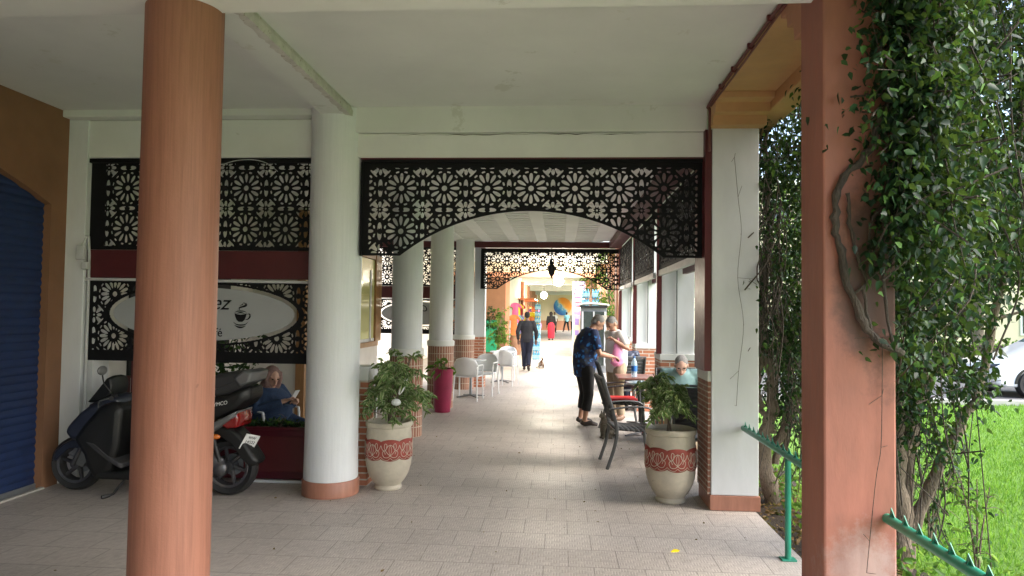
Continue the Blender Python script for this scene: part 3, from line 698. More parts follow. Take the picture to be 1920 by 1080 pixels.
mat('eye_dark', (.02, .015, .012), .2, var=.05)
mat('lip', (.30, .10, .08), .5, var=.05)
mat('cloth_black', (.010, .010, .012), .85, var=.2, scale=14)
mat('cloth_charcoal', (.022, .022, .026), .85, var=.2, scale=12)
mat('cloth_navy', (.014, .018, .04), .85, var=.25, scale=10)
mat('cloth_white', (.68, .67, .64), .85, var=.08, scale=9, bmp=.3)
mat('cloth_khaki', (.33, .26, .18), .85, var=.12, scale=9, bmp=.3)
mat('cloth_teal', (.22, .36, .36), .85, var=.1, scale=9)
mat('cloth_denim', (.022, .05, .11), .85, var=.4, scale=16, bmp=.6, c2=(.008, .015, .045))
mat('cloth_red', (.50, .02, .05), .8, var=.2, scale=7)
mat('scarf', (.30, .19, .17), .85, var=.3, scale=24, c2=(.10, .06, .06))
mat('cloth_lightblue', (.20, .50, .60), .8, var=.1)
mat('shoe', (.03, .02, .016), .5, var=.2)
mat('shoe_brown', (.16, .09, .055), .6, var=.2)
mat('bag_pink', (.80, .30, .50), .3, var=.14, scale=14, bmp=.5)
mat('fur_tabby', (.16, .14, .11), .9, var=.5, scale=22, stretch=(1, .5, 2), bmp=.6, c2=(.05, .042, .034))
mat('fur_white', (.62, .58, .52), .9, var=.2, scale=12, spots=(.20, .10, .05), spot_scale=7, spot_at=.52)
glass('bottle_pet', (.55, .75, .9), .08, .45)
mat('label_blue', (.03, .16, .50), .4, var=.1)
mat('car_white', (.74, .75, .76), .25, var=.03, coat=1, bmp=0)
glass('car_glass', (.03, .04, .05), .05, .96)
mat('board_green', (.02, .33, .17), .4, var=.1)
mat('toy_yellow', (.80, .62, .01), .4, var=.08)
mat('toy_pink', (.75, .12, .32), .4, var=.1)
mat('toy_orange', (.75, .20, .05), .5, var=.15)
mat('pack_blue', (.12, .42, .68), .25, var=.35, scale=14)
mat('pack_light', (.34, .62, .78), .25, var=.3, scale=14)
mat('purple', (.22, .16, .42), .5, var=.15)
mat('fridge_dark', (.05, .065, .06), .25, var=.3, scale=9)
# floral shirt: navy cloth with loose blue blossoms
def patterned(name, base, pat, scale, lo, hi, pat2=None):
    m, t, b = nodes(name); v = objco(t); vo = N(t, 'ShaderNodeTexVoronoi'); vo.inputs['Scale'].default_value = scale; 
    n = noise(t, v, scale * .8, 4); d = N(t, 'ShaderNodeMix', data_type='VECTOR'); d.inputs[0].default_value = .12; L(t, v, d.inputs[4]); L(t, n, d.inputs[5]); L(t, d.outputs[1], vo.inputs['Vector'])
    o = mixc(t, ramp(t, vo.outputs['Distance'], [(lo, 1.0), (hi, 0.0)]), base, pat)
    if pat2: o = mixc(t, ramp(t, noise(t, v, scale * .6, 2), [(.55, 0.0), (.62, .8)]), o, pat2)
    L(t, o, b.inputs['Base Color']); b.inputs['Roughness'].default_value = .8; MATS[name] = m
patterned('cloth_floral', (.010, .022, .075), (.03, .20, .58), 15, .24, .42, (.04, .045, .05))
patterned('cloth_plaid', (.015, .02, .045), (.17, .19, .25), 17, .20, .34)
m, t, b = nodes('globe_paint'); MATS['globe_paint'] = m; v = objco(t); sp = N(t, 'ShaderNodeSeparateXYZ'); L(t, v, sp.inputs[0]); s1_ = N(t, 'ShaderNodeMath', operation='ADD'); L(t, sp.outputs[0], s1_.inputs[0]); L(t, sp.outputs[2], s1_.inputs[1])
s2_ = N(t, 'ShaderNodeMath', operation='MULTIPLY_ADD', i_1=1.5); L(t, noise(t, v, 2.2, 5, .6), s2_.inputs[0]); L(t, s1_.outputs[0], s2_.inputs[2]); s3_ = N(t, 'ShaderNodeMath', operation='MULTIPLY_ADD', i_1=.4, i_2=-.8); L(t, s2_.outputs[0], s3_.inputs[0])
L(t, ramp(t, s3_.outputs[0], [(.22, (.02, .10, .32)), (.40, (.05, .26, .50)), (.47, (.40, .48, .45)), (.54, (.72, .38, .10)), (.75, (.75, .26, .03))]), b.inputs['Base Color'])

# ------------------------------------------------------------------ people
def person(loc, rz, label, J, M3, hair=None, hat=None, shirt=None, trousers=None, skirt=None, shoes='shoe', sleeve=.75, leg=.94, hf=(0, 1, 0), bulk=1.0, hands=True, grip=.6, face=True, fat=0.0, scale=1.0, shirt_low=.0, scarf=None):
    """J: joint overrides in metres (x right, y forward, z up). One fused body, clothes, hair, shoes as parts."""
    j = dict(pelvis=(0, 0, .93), waist=(0, 0, 1.08), chest=(0, 0, 1.30), neck=(0, .0, 1.46), head=(0, .03, 1.60),
             shl=(-.18, 0, 1.40), shr=(.18, 0, 1.40), ell=(-.24, -.02, 1.12), elr=(.24, -.02, 1.12), wrl=(-.25, .05, .88), wrr=(.25, .05, .88),
             hil=(-.09, 0, .90), hir=(.09, 0, .90), knl=(-.10, .02, .49), knr=(.10, .02, .49), anl=(-.10, -.03, .08), anr=(.10, -.03, .08), tol=(-.12, .14, .03), tor=(.12, .14, .03))
    j.update(J); V = {k: Vector(v) for k, v in j.items()}
    root = thing('person', label, 'person', loc, rz); root.scale = (scale,) * 3
    side = (V['shr'] - V['shl']).normalized(); b_ = bulk
    mb = MB()
    def torso(mb, g, z0=0):
        pts = [lerp(V['pelvis'], V['waist'], -.35 + z0), V['pelvis'], V['waist'], lerp(V['waist'], V['chest'], .5), V['chest'], lerp(V['chest'], V['neck'], .55), lerp(V['chest'], V['neck'], .85), V['neck']]
        rr = [(.145, .10), (.165, .115 + fat * .5), (.145, .10 + fat), (.155, .108 + fat), (.175, .115 + fat * .3), (.155, .09), (.085, .07), (.055, .055)]
        mb.tube(pts, [(a * b_ + g, c * b_ + g) for a, c in rr], 16, up=side)
    torso(mb, 0); mb.tube([V['neck'] - Vector((0, 0, .04)), lerp(V['neck'], V['head'], .5), V['head']], [.058, .05, .05], 10)
    for s in 'lr':
        sh, el, wr = V['sh' + s], V['el' + s], V['wr' + s]
        mb.tube([lerp(V['chest'], V['neck'], .4) * .4 + sh * .6, sh, lerp(sh, el, .3), lerp(sh, el, .75), el, lerp(el, wr, .3), lerp(el, wr, .8), wr], [.055, .058, .05, .042, .039, .041, .03, .026], 10)
        hi, kn, an, to = V['hi' + s], V['kn' + s], V['an' + s], V['to' + s]
        mb.tube([hi + (hi - kn).normalized() * .03, lerp(hi, kn, .15), lerp(hi, kn, .6), kn, lerp(kn, an, .3), lerp(kn, an, .75), an], [.085, .088, .066, .052, .056, .037, .034], 12)
        mb.tube([an + (an - to) * .28 - Vector((0, 0, .02)), an - Vector((0, 0, .015)), lerp(an, to, .55), to], [.028, .036, .033, .024], 10)
        if hands:
            d = (wr - el).normalized(); n_ = d.cross(side); n_ = n_.normalized() if n_.length > .2 else Vector((0, 1, 0)); w2 = n_.cross(d).normalized(); sg = -1 if s == 'l' else 1
            pc = wr + d * .05; mb.tube([wr, wr + d * .03, wr + d * .09], [(.028, .018), (.040, .017), (.040, .014)], 10, up=w2)
            for q, ln in enumerate((.068, .078, .072, .056)):
                a = wr + d * .085 + w2 * (.030 - .020 * q); f1 = (d * (1 - grip * .3) + n_ * grip * .8).normalized(); f2 = (d * (1 - grip) + n_ * grip).normalized(); f3 = (d * (.6 - grip) + n_ * .8).normalized() if grip > .4 else f2
                mb.tube([a - d * .015, a + f1 * ln * .45, a + f1 * ln * .45 + f2 * ln * .3, a + f1 * ln * .45 + f2 * ln * .3 + f3 * ln * .25], [.0095, .009, .008, .0065], 6)
            a = wr + d * .03 + w2 * .03; f1 = (d * .6 + w2 * .7 + n_ * grip * .5).normalized(); mb.tube([a - w2 * .015, a + f1 * .035, a + (f1 + d * .5 + n_ * .3).normalized() * .065], [.013, .010, .008], 6)
    # head
    F = Vector(hf).normalized(); X_ = F.cross(Vector((0, 0, 1))).normalized(); U = X_.cross(F).normalized(); H = V['head']
    HM = Matrix((X_, F, U)).transposed().to_4x4()
    def hp(x, y, z): return H + X_ * x + F * y + U * z
    mb.ell(H + U * .02, (.074, .092, .098), 18, HM); mb.ell(hp(0, .022, -.045), (.056, .064, .062), 14, HM); mb.ell(hp(0, .055, -.083), (.030, .026, .020), 10, HM)
    mb.tube([hp(0, .088, .022), hp(0, .100, -.008), hp(0, .109, -.026), hp(0, .092, -.036)], [.009, .011, .0155, .011], 8)
    mb.ell(hp(0, .083, -.056), (.023, .014, .010), 10, HM)
    for sg in (-1, 1): mb.ell(hp(sg * .077, -.008, -.005), (.011, .022, .032), 10, HM); mb.ell(hp(sg * .034, .076, .034), (.024, .012, .008), 8, HM)
    body = mb.build('body', M_[M3], root, remesh=.0085, relax=1)
    if face:
        for sg in (-1, 1): MB().ell(hp(sg * .031, .085, .014), (.013, .008, .007), 10, HM).build('eye', M_['eye_dark'], body)
        MB().ell(hp(0, .0965, -.058), (.021, .005, .005), 10, HM).build('mouth', M_['lip'], body)
    if hair:
        mb = MB(); mb.ell(hp(0, -.014, .043), (.080, .092, .084), 18, HM); mb.ell(hp(0, -.05, -.005), (.070, .050, .070), 14, HM)
        if hair[1]: 
            for sg in (-1, 1): mb.tube([hp(sg * .02, .05, .118), hp(sg * .055, .045, .085), hp(sg * .076, .01, .03)], [.014, .016, .01], 8)
        mb.build('hair', M_[hair[0]], root, remesh=.009, relax=1)
    if scarf:
        mb = MB(); mb.ell(hp(0, -.022, .030), (.098, .10, .108), 18, HM); mb.tube([hp(-.07, .03, .08), hp(-.09, .03, 0), hp(-.07, .05, -.09), hp(0, .06, -.14), hp(.07, .05, -.09), hp(.09, .03, 0), hp(.07, .03, .08)], .026, 10)
        mb.tube([V['neck'] + Vector((0, -.03, -.07)), V['neck'] + Vector((0, 0, .03)), hp(0, -.03, -.06)], [(.13, .11), (.10, .09), (.08, .085)], 12)
        mb.build('headscarf', M_[scarf], root, remesh=.010, relax=2)
    if shirt:
        mb = MB(); torso(mb, .017, -shirt_low); 
        for s in 'lr':
            sh, el, wr = V['sh' + s], V['el' + s], V['wr' + s]; full = sleeve > 1
            pts = [lerp(V['chest'], V['neck'], .4) * .4 + sh * .6, sh, lerp(sh, el, .35), lerp(sh, el, min(1, sleeve))]; rr = [.075, .078, .070, .064]
            if full: pts += [lerp(el, wr, .5), lerp(el, wr, sleeve - 1)]; rr += [.052, .042]
            mb.tube(pts, rr, 12)
        mb.build('shirt', M_[shirt], root, remesh=.011, relax=2)
    if trousers:
        mb = MB(); mb.tube([lerp(V['pelvis'], V['waist'], .75), V['pelvis'], lerp(V['pelvis'], (V['hil'] + V['hir']) / 2, 1.5)], [(.155 * b_, .11 * b_ + fat * .6), (.172 * b_, .125 * b_ + fat * .3), (.15 * b_, .115 * b_)], 14, up=side)
        for s in 'lr':
            hi, kn, an = V['hi' + s], V['kn' + s], V['an' + s]; e = lerp(kn, an, leg)
            mb.tube([hi + (hi - kn).normalized() * .05, lerp(hi, kn, .2), lerp(hi, kn, .7), kn, lerp(kn, an, leg * .5), e], [.10 * b_, .104 * b_, .086, .076, .072, .066], 14)
        mb.build('trousers', M_[trousers], root, remesh=.011, relax=1)
    if skirt:
        P_ = V['pelvis']; mb = MB(); mb.tube([P_ + Vector((0, 0, .16)), P_ + Vector((0, -.02, 0)), P_ + Vector((0, -.01, -.4)), P_ + Vector((0, .0, -.80))], [(.15, .12), (.20, .16), (.215, .19), (.20, .19)], 20, up=side); mb.build('skirt', M_[skirt], root, remesh=.013, relax=1)
    if shoes:
        for s in 'lr':
            an, to = V['an' + s], V['to' + s]; mb = MB(); mb.tube([an + (an - to) * .32 - Vector((0, 0, .025)), an - Vector((0, 0, .03)), lerp(an, to, .6), to + (to - an) * .12], [(.032, .034), (.040, .045), (.046, .036), (.028, .024)], 12, up=side); mb.build('shoe', M_[shoes], root, remesh=.009, relax=1)
    return root, V

# walking man, seen from behind
person((-.93, 19.9, 0), 0, 'man in black jacket and navy trousers walking away down the middle of the walkway',
       dict(knl=(-.08, .10, .50), anl=(-.07, .14, .09), tol=(-.09, .30, .03), knr=(.07, .06, .50), anr=(.06, -.22, .14), tor=(.07, -.07, .03), ell=(-.27, -.06, 1.13), wrl=(-.25, .02, .89), elr=(.27, .0, 1.13), wrr=(.26, .10, .89)),
       'skin_dark', hair=('hair_black', 0), shirt='cloth_charcoal', trousers='cloth_navy', sleeve=1.92, bulk=1.06, face=False, scale=.985, shirt_low=.35)
# man in blue floral shirt
person((.40, 10.5, 0), R(-72), 'grey haired man in blue floral shirt and black cropped trousers bending over a pink bag',
       dict(pelvis=(0, -.02, .89), waist=(0, -.01, 1.03), chest=(0, .03, 1.255), neck=(0, .08, 1.40), head=(0, .175, 1.485), shl=(-.17, .05, 1.345), shr=(.17, .05, 1.345),
            ell=(-.24, .13, 1.05), wrl=(-.13, .36, .99), elr=(.24, .12, 1.05), wrr=(.14, .36, 1.0), hil=(-.09, -.02, .85), hir=(.09, -.02, .85), knl=(-.13, .03, .46), knr=(.12, .0, .46), anl=(-.16, -.02, .08), anr=(.13, -.06, .08), tol=(-.19, .15, .03), tor=(.15, .11, .03)),
       'skin', hair=('hair_grey', 0), shirt='cloth_floral', trousers='cloth_black', sleeve=.80, leg=.62, hf=(.1, .75, -.62), bulk=1.15, fat=.045, shirt_low=1.0, scale=1.03, grip=.7)
# man in white shirt with bag
person((.90, 11.05, 0), R(118), 'man in white shirt and khaki trousers behind the metal chair holding up the pink bag',
       dict(pelvis=(0, 0, .90), waist=(0, .0, 1.04), chest=(0, .0, 1.26), neck=(0, .04, 1.41), head=(0, .09, 1.51), shl=(-.18, .03, 1.35), shr=(.18, .03, 1.35),
            elr=(.22, -.04, 1.08), wrr=(.10, .24, 1.02), ell=(-.30, -.02, 1.13), wrl=(-.20, .16, 1.26), hil=(-.09, 0, .87), hir=(.09, 0, .87)),
       'skin', hair=('hair_grey', 0), shirt='cloth_white', trousers='cloth_khaki', sleeve=.75, hf=(-.1, .75, -.6), bulk=1.12, fat=.04, shirt_low=.7, shoes='shoe_brown', grip=.8)
bg_ = MB(); bp = []
for k, (z, a, c_) in enumerate([(1.30, .012, .012), (1.27, .02, .016), (1.18, .05, .03), (1.08, .085, .055), (.98, .105, .07), (.91, .10, .07), (.87, .06, .05), (.86, .02, .02)]): bp.append(((.90 + .012 * math.sin(k * 2.2), 10.83, z), (a, c_)))
bg_.tube([p[0] for p in bp], [p[1] for p in bp], 18, up=(1, 0, 0)); bag = tag(bg_.build('carrier_bag', M_['bag_pink'], remesh=.010, relax=1), 'thin pink plastic carrier bag held between the floral shirt man and the white shirt man', 'bag')
# seated: plaid back, green shirt man, woman
SEAT = dict(pelvis=(0, 0, .52), waist=(0, -.01, .68), chest=(0, -.01, .90), neck=(0, .01, 1.06), head=(0, .04, 1.19), shl=(-.18, 0, 1.0), shr=(.18, 0, 1.0), ell=(-.25, .06, .76), elr=(.25, .06, .76), wrl=(-.12, .27, .74), wrr=(.12, .27, .74),
            hil=(-.09, .04, .50), hir=(.09, .04, .50), knl=(-.13, .44, .50), knr=(.13, .44, .50), anl=(-.13, .42, .08), anr=(.13, .42, .08), tol=(-.15, .58, .03), tor=(.15, .58, .03))
person((1.10, 11.75, 0), R(8), 'black haired person in dark plaid shirt sitting with back turned beside the brick base', dict(SEAT), 'skin_dark', hair=('hair_black', 0), shirt='cloth_plaid', trousers='cloth_navy', sleeve=1.9, face=False, bulk=1.1)
pg, _ = person((1.50, 8.72, 0), R(172), 'grey haired man in glasses and pale teal shirt sitting behind the right potted tree',
       dict(SEAT, chest=(0, .05, .88), neck=(0, .12, 1.00), head=(0, .20, 1.06), shl=(-.19, .06, .95), shr=(.19, .06, .95), ell=(-.30, .12, .72), wrl=(-.30, .36, .80), elr=(.25, .18, .72), wrr=(.10, .40, .80)),
       'skin_pale', hair=('hair_grey', 0), shirt='cloth_teal', trousers='cloth_khaki', sleeve=.8, hf=(0, .85, -.5), fat=.03, bulk=1.1)
gm = MB(); F_ = Vector((0, .85, -.5)).normalized(); X_ = F_.cross(Vector((0, 0, 1))).normalized(); U_ = X_.cross(F_); Hh = Vector((0, .20, 1.06))
for sg in (-1, 1):
    c_ = Hh + X_ * .033 * sg + F_ * .102 + U_ * .014; gm.tube([c_ + X_ * .026 * math.cos(a * PI / 6) + U_ * .019 * math.sin(a * PI / 6) for a in range(13)], .0018, 5); gm.tube([c_ + X_ * .026 * sg, Hh + X_ * .078 * sg - F_ * .01 + U_ * .01], .0025, 5)
gm.build('glasses', M_['ink'], pg)
wm, _ = person((-3.24, 7.62, -.03), R(-112), 'woman in patterned headscarf and blue robe sitting looking at her phone behind the red planter',
       dict(SEAT, pelvis=(0, 0, .42), waist=(0, -.03, .55), chest=(0, -.04, .72), neck=(0, -.01, .86), head=(0, .03, .955), shl=(-.19, -.03, .80), shr=(.19, -.03, .80), ell=(-.27, .08, .62), wrl=(-.08, .30, .70), elr=(.27, .08, .62), wrr=(.06, .31, .72), hil=(-.10, .04, .42), hir=(.10, .04, .42), knl=(-.14, .44, .44), knr=(.14, .44, .44)),
       'skin_pale', shirt='cloth_denim', trousers='cloth_denim', sleeve=1.85, bulk=1.55, scarf='scarf', hf=(.30, .85, -.3), fat=.09, grip=.8, scale=.98)
ph = MB().box(-.036, -.005, -.07, .036, .005, .07, M=Matrix.Translation((-2.90, 7.485, .73)) @ rotz(R(-112)) @ Matrix.Rotation(R(-35), 4, 'X')); tag(ph.build('phone', M_['plastic_white'], smooth=False, bevel=.003), 'pale phone held in both hands by the woman in blue', 'phone')
# far people
person((-.51, 41.9, 0), R(8), 'woman in black top and long red skirt walking far down the passage', dict(SEAT, **{}) and {}, 'skin_dark', shirt='cloth_black', skirt='cloth_red', sleeve=1.9, face=False, scarf='cloth_black', bulk=1.1)
person((.62, 61.5, 0), R(30), 'distant person in light blue top with legs apart below the globe mural', dict(knl=(-.2, .05, .5), anl=(-.30, .0, .08), tol=(-.35, .14, .03), knr=(.18, .05, .5), anr=(.27, .03, .08), tor=(.32, .16, .03)), 'skin_dark', hair=('hair_black', 0), shirt='cloth_lightblue', trousers='cloth_black', sleeve=.8, face=False, hands=False)
person((-.42, 57.5, 0), R(-160), 'distant person in white top and dark trousers half hidden past the red skirt', dict(), 'skin_dark', hair=('hair_black', 0), shirt='cloth_white', trousers='cloth_charcoal', sleeve=.8, face=False, hands=False)
person((1.15, 60, 0), R(170), 'distant person in pale shirt standing right below the globe mural', dict(), 'skin_dark', hair=('hair_black', 0), shirt='cloth_white', trousers='cloth_charcoal', sleeve=1.8, face=False, hands=False)

# ------------------------------------------------------------------ cats
def cat(loc, rz, label, m_, s=1.0, white=None):
    o = thing('cat', label, 'cat', loc, rz); o.scale = (s,) * 3
    mb = MB(); mb.tube(spline([(0, -.10, .09), (0, -.09, .13), (0, -.03, .19), (0, .04, .25), (0, .06, .30)], 3), [.07, .085, .09, .092, .09, .088, .082, .078, .072, .068, .06, .052, .045], 14)
    for sg in (-1, 1):
        mb.tube([(sg * .065, -.05, .09), (sg * .085, .03, .10), (sg * .075, .02, .04), (sg * .075, -.03, .02)], [.045, .045, .03, .02], 10); mb.tube([(sg * .075, -.04, .02), (sg * .08, .06, .018)], [.022, .02], 8)
        mb.tube([(sg * .035, .07, .22), (sg * .035, .085, .12), (sg * .035, .08, .05), (sg * .035, .085, .02)], [.035, .026, .02, .018], 10); mb.tube([(sg * .035, .08, .016), (sg * .035, .115, .014)], [.019, .016], 8)
        mb.tube([(sg * .035, .085, .37), (sg * .043, .08, .40), (sg * .048, .078, .425)], [.020, .013, .003], 8)
    mb.ell((0, .09, .345), (.052, .050, .046), 14); mb.ell((0, .13, .332), (.024, .022, .017), 10)
    mb.build('body', M_[m_], o, remesh=.007, relax=1)
    MB().tube(spline([(0, -.16, .05), (.05, -.20, .025), (.13, -.17, .022), (.17, -.08, .022), (.16, .0, .022)], 4), [.02] * 12 + [.018, .016, .014, .012, .010], 8).build('tail', M_[m_], o)
    for sg in (-1, 1): MB().ell((sg * .02, .132, .352), (.008, .006, .007), 8).build('eye', M_['eye_dark'], o)
    return o
cat((.66, 9.45, 0), R(115), 'grey tabby cat sitting on the tiles beside the dark metal chair', 'fur_tabby', .88)
cat((-.53, 21, 0), R(-150), 'small white and brown cat sitting in the middle of the far walkway', 'fur_white', .80)

# ------------------------------------------------------------------ furniture
def metal_chair(loc, rz, label):
    o = thing('metal_chair', label, 'chair', loc, rz, 'dark metal armchairs at the outdoor tables'); g = M_['chair_grey']
    for sx in (-1, 1):
        x = .25 * sx
        MB().tube(spline([(x, -.30, .0), (x, -.22, .25), (x, -.20, .44), (x, -.27, .70), (x, -.36, .98)], 5), [(.013, .019)] * 21, 8, up=(1, 0, 0)).build('back_post', g, o)
        MB().tube(spline([(x, .26, .0), (x, .22, .25), (x, .20, .50), (x, .17, .635)], 4), [(.012, .018)] * 13, 8, up=(1, 0, 0)).build('leg', g, o)
        MB().tube(spline([(x, -.28, .645), (x, -.05, .67), (x, .12, .665), (x, .19, .63), (x, .205, .56)], 5), [(.022, .011)] * 21, 8, up=(1, 0, 0)).build('armrest', g, o)
    mb = MB(); n = 8
    for i in range(n):
        y0, y1 = -.22 + .44 * i / n, -.22 + .44 * (i + 1) / n; z0, z1 = [.425 + .02 * math.cos(PI * (q + .22) / .44) * -1 * -.3 - .012 * math.sin(PI * (q + .22) / .44) for q in (y0, y1)]
        mb.add([(-.24, y0, z0), (.24, y0, z0), (.24, y1, z1), (-.24, y1, z1)], [(0, 1, 2, 3)])
    mb.build('seat', M_['chair_mesh'], o, solid=.022)
    mb = MB(); q = spline([(0, -.215, .50), (0, -.25, .70), (0, -.345, .955)], 5)
    for i in range(len(q) - 1): mb.add([(-.24, q[i].y, q[i].z), (.24, q[i].y, q[i].z), (.24, q[i + 1].y, q[i + 1].z), (-.24, q[i + 1].y, q[i + 1].z)], [(0, 1, 2, 3)])
    mb.build('backrest', M_['chair_mesh'], o, solid=.012)
    for y, z in ((-.357, .975), (.20, .42), (-.21, .42)): MB().tube([(-.25, y, z), (.25, y, z)], .013, 8).build('crossbar', g, o)
    return o
mc = metal_chair((.80, 7.85, 0), R(-84), 'dark grey metal armchair with empty seat standing nearest the camera by the right plant pot')
copy_tree(mc, None, (.90, 10.02, 0), R(-88), 'dark grey metal armchair carrying a red cushion beside the white shirt man')
copy_tree(mc, None, (1.50, 8.75, 0), R(180), 'dark grey metal armchair the man in glasses sits on')
copy_tree(mc, None, (1.10, 11.7, 0), R(8), 'dark grey metal armchair the person in plaid sits on')
tag(MB().box(-.2, -.2, .442, .2, .2, .485, M=Matrix.Translation((.90, 10.02, 0)) @ rotz(R(2))).build('seat_cushion', M_['cushion_red'], bevel=.02), 'bright red cushion lying on the metal chair behind the near one', 'cushion')
def plastic_chair(loc, rz, label, group='white plastic chairs on the left'):
    o = thing('plastic_chair', label, 'chair', loc, rz, group); p = M_['plastic_white']; mb = MB(); n = 12; k_ = 7
    for i in range(k_ + 1):
        t_ = i / k_; z = .46 + .36 * t_; wd = .215 + .02 * math.sin(PI * t_) - .05 * max(0, t_ - .8) * 5
        for j in range(n + 1):
            a = -1 + 2 * j / n; mb.v.append((a * wd, -.20 - .10 * t_ + .075 * a * a, z - .035 * (a * a) * (t_ > .7) * 1.0))
    for i in range(k_):
        for j in range(n): q = i * (n + 1) + j; mb.f.append((q, q + 1, q + n + 2, q + n + 1)); mb.uv.append(None); mb.mi.append(0)
    mb.build('backrest', p, o, solid=.012)
    mb = MB(); 
    for i in range(9):
        y = -.21 + .44 * i / 8
        for j in range(9): a = -1 + j / 4; mb.v.append((a * (.205 + .02 * i / 8), y, .445 + .012 * a * a - .010 * math.sin(PI * i / 8) - (.02 if i == 8 else 0)))
    for i in range(8):
        for j in range(8): q = i * 9 + j; mb.f.append((q, q + 1, q + 10, q + 9)); mb.uv.append(None); mb.mi.append(0)
    mb.build('seat', p, o, solid=.014)
    for sx in (-1, 1):
        MB().tube([(sx * .235, -.27, 0), (sx * .215, -.215, .44), (sx * .215, -.22, .60)], [.013, .014, .013], 8).build('leg', p, o)
        MB().tube(spline([(sx * .235, .25, 0), (sx * .228, .215, .42), (sx * .232, .20, .62), (sx * .232, .15, .655), (sx * .22, -.2, .66)], 4), .013, 8).build('leg', p, o)
    return o
def round_table(loc, label, top, r=.35, h=.74, m_base='grey_metal', square=False, group=None):
    o = thing('cafe_table', label, 'table', loc, 0, group)
    if square: MB().box(-r, -r, h - .03, r, r, h).build('tabletop', M_[top], o, smooth=False, bevel=.012)
    else: MB().lathe([(.01, h - .025), (r - .01, h - .025), (r, h - .015), (r, h - .004), (r - .008, h), (.01, h)], 40).build('tabletop', M_[top], o)
    MB().tube([(0, 0, .03), (0, 0, h - .025)], .028, 12).build('pedestal', M_[m_base], o)
    mb = MB()
    for k in range(4): a = k * PI / 2 + .6; mb.tube([(0, 0, .05), (.30 * math.cos(a), .30 * math.sin(a), .018)], [.03, .018], 8, flat=.6)
    mb.build('base', M_['chair_grey'], o); return o
pc = plastic_chair((-1.72, 13.15, 0), R(-6), 'white plastic chair nearest the camera in the left row, back turned')
copy_tree(pc, None, (-1.50, 13.95, 0), R(170), 'white plastic chair facing its mate across the first white table')
copy_tree(pc, None, (-1.62, 15.75, 0), R(70), 'white plastic chair turned sideways in the middle of the left row')
copy_tree(pc, None, (-1.22, 15.9, 0), R(-12), 'white plastic chair standing farthest out into the walkway on the left')
copy_tree(pc, None, (-1.30, 17.1, 0), R(175), 'white plastic chair farthest back in the left row')
round_table((-1.72, 13.55, 0), 'white round table on a dark cross foot by the nearest white chair', 'table_white', .30, group='white tables on the left')
round_table((-1.35, 16.5, 0), 'white round table among the farther white chairs on the left', 'table_white', .30, group='white tables on the left')
tag(MB().box(-1.40, 15.72, .465, -1.05, 16.05, .50).build('seat_cushion', M_['cushion_red'], bevel=.015), 'small red cushion on a white plastic chair in the left row', 'cushion')
for lc, a, lb_ in (((-3.05, 10.9, 0), 60, 'white plastic chair by the wood framed window seen behind the left plant'), ((-2.75, 11.7, 0), -150, 'white plastic chair with its back to the round columns seen just right of the leaves'), ((-2.6, 10.6, 0), 20, 'white plastic chair nearest the thick column inside the side bay')):
    copy_tree(pc, None, lc, R(a), lb_, 'white plastic chairs inside the side bay')
round_table((-3.15, 11.5, 0), 'white round table inside the side bay among white chairs', 'table_white', .32)
round_table((1.45, 7.98, 0), 'square white table with dark mesh chair side in front of the man in glasses', 'table_white', .36, .72, square=True)
round_table((1.16, 9.75, 0), 'small round table with pale blue top beside the red cushion chair', 'table_top_blue', .23, .73)
round_table((1.22, 10.55, 0), 'square brown table carrying the water bottle', 'table_brown', .36, .745, square=True)
copy_tree(mc, None, (1.42, 7.30, 0), R(-5), 'dark grey metal armchair half hidden behind the right plant pot')
sc_ = plastic_chair((-3.27, 7.62, 0), R(-112), 'grey white armchair the woman in blue sits on', None); sc_.scale = (1.15, 1.1, .86)
def bottle(loc, label, s=1.0):
    o = thing('water_bottle', label, 'bottle', loc); o.scale = (s,) * 3
    MB().lathe([(.03, 0), (.042, .008), (.043, .06), (.040, .07), (.043, .08), (.043, .20), (.036, .235), (.015, .275), (.014, .29)], 20).build('bottle_body', M_['bottle_pet'], o)
    MB().lathe([(.0445, .09), (.0445, .17)], 20, cap=False).build('paper_label', M_['label_blue'], o); MB().lathe([(.017, .285), (.017, .305)], 12).build('cap', M_['label_blue'], o)
bottle((1.10, 10.32, .745), 'clear water bottle with blue label standing on the brown table')
cu = MB().lathe([(.02, 0), (.03, .005), (.036, .07), (.034, .07), (.027, .008)], 16, (1.42, 7.75, .72)); tag(cu.build('coffee_cup', M_['plastic_white']), 'small white cup on the square white table', 'cup')
cu = MB().box(1.55, 7.75, .722, 1.64, 7.80, .775); tag(cu.build('card_box', M_['cushion_red'], bevel=.003), 'small red and white carton on the square white table', 'carton')

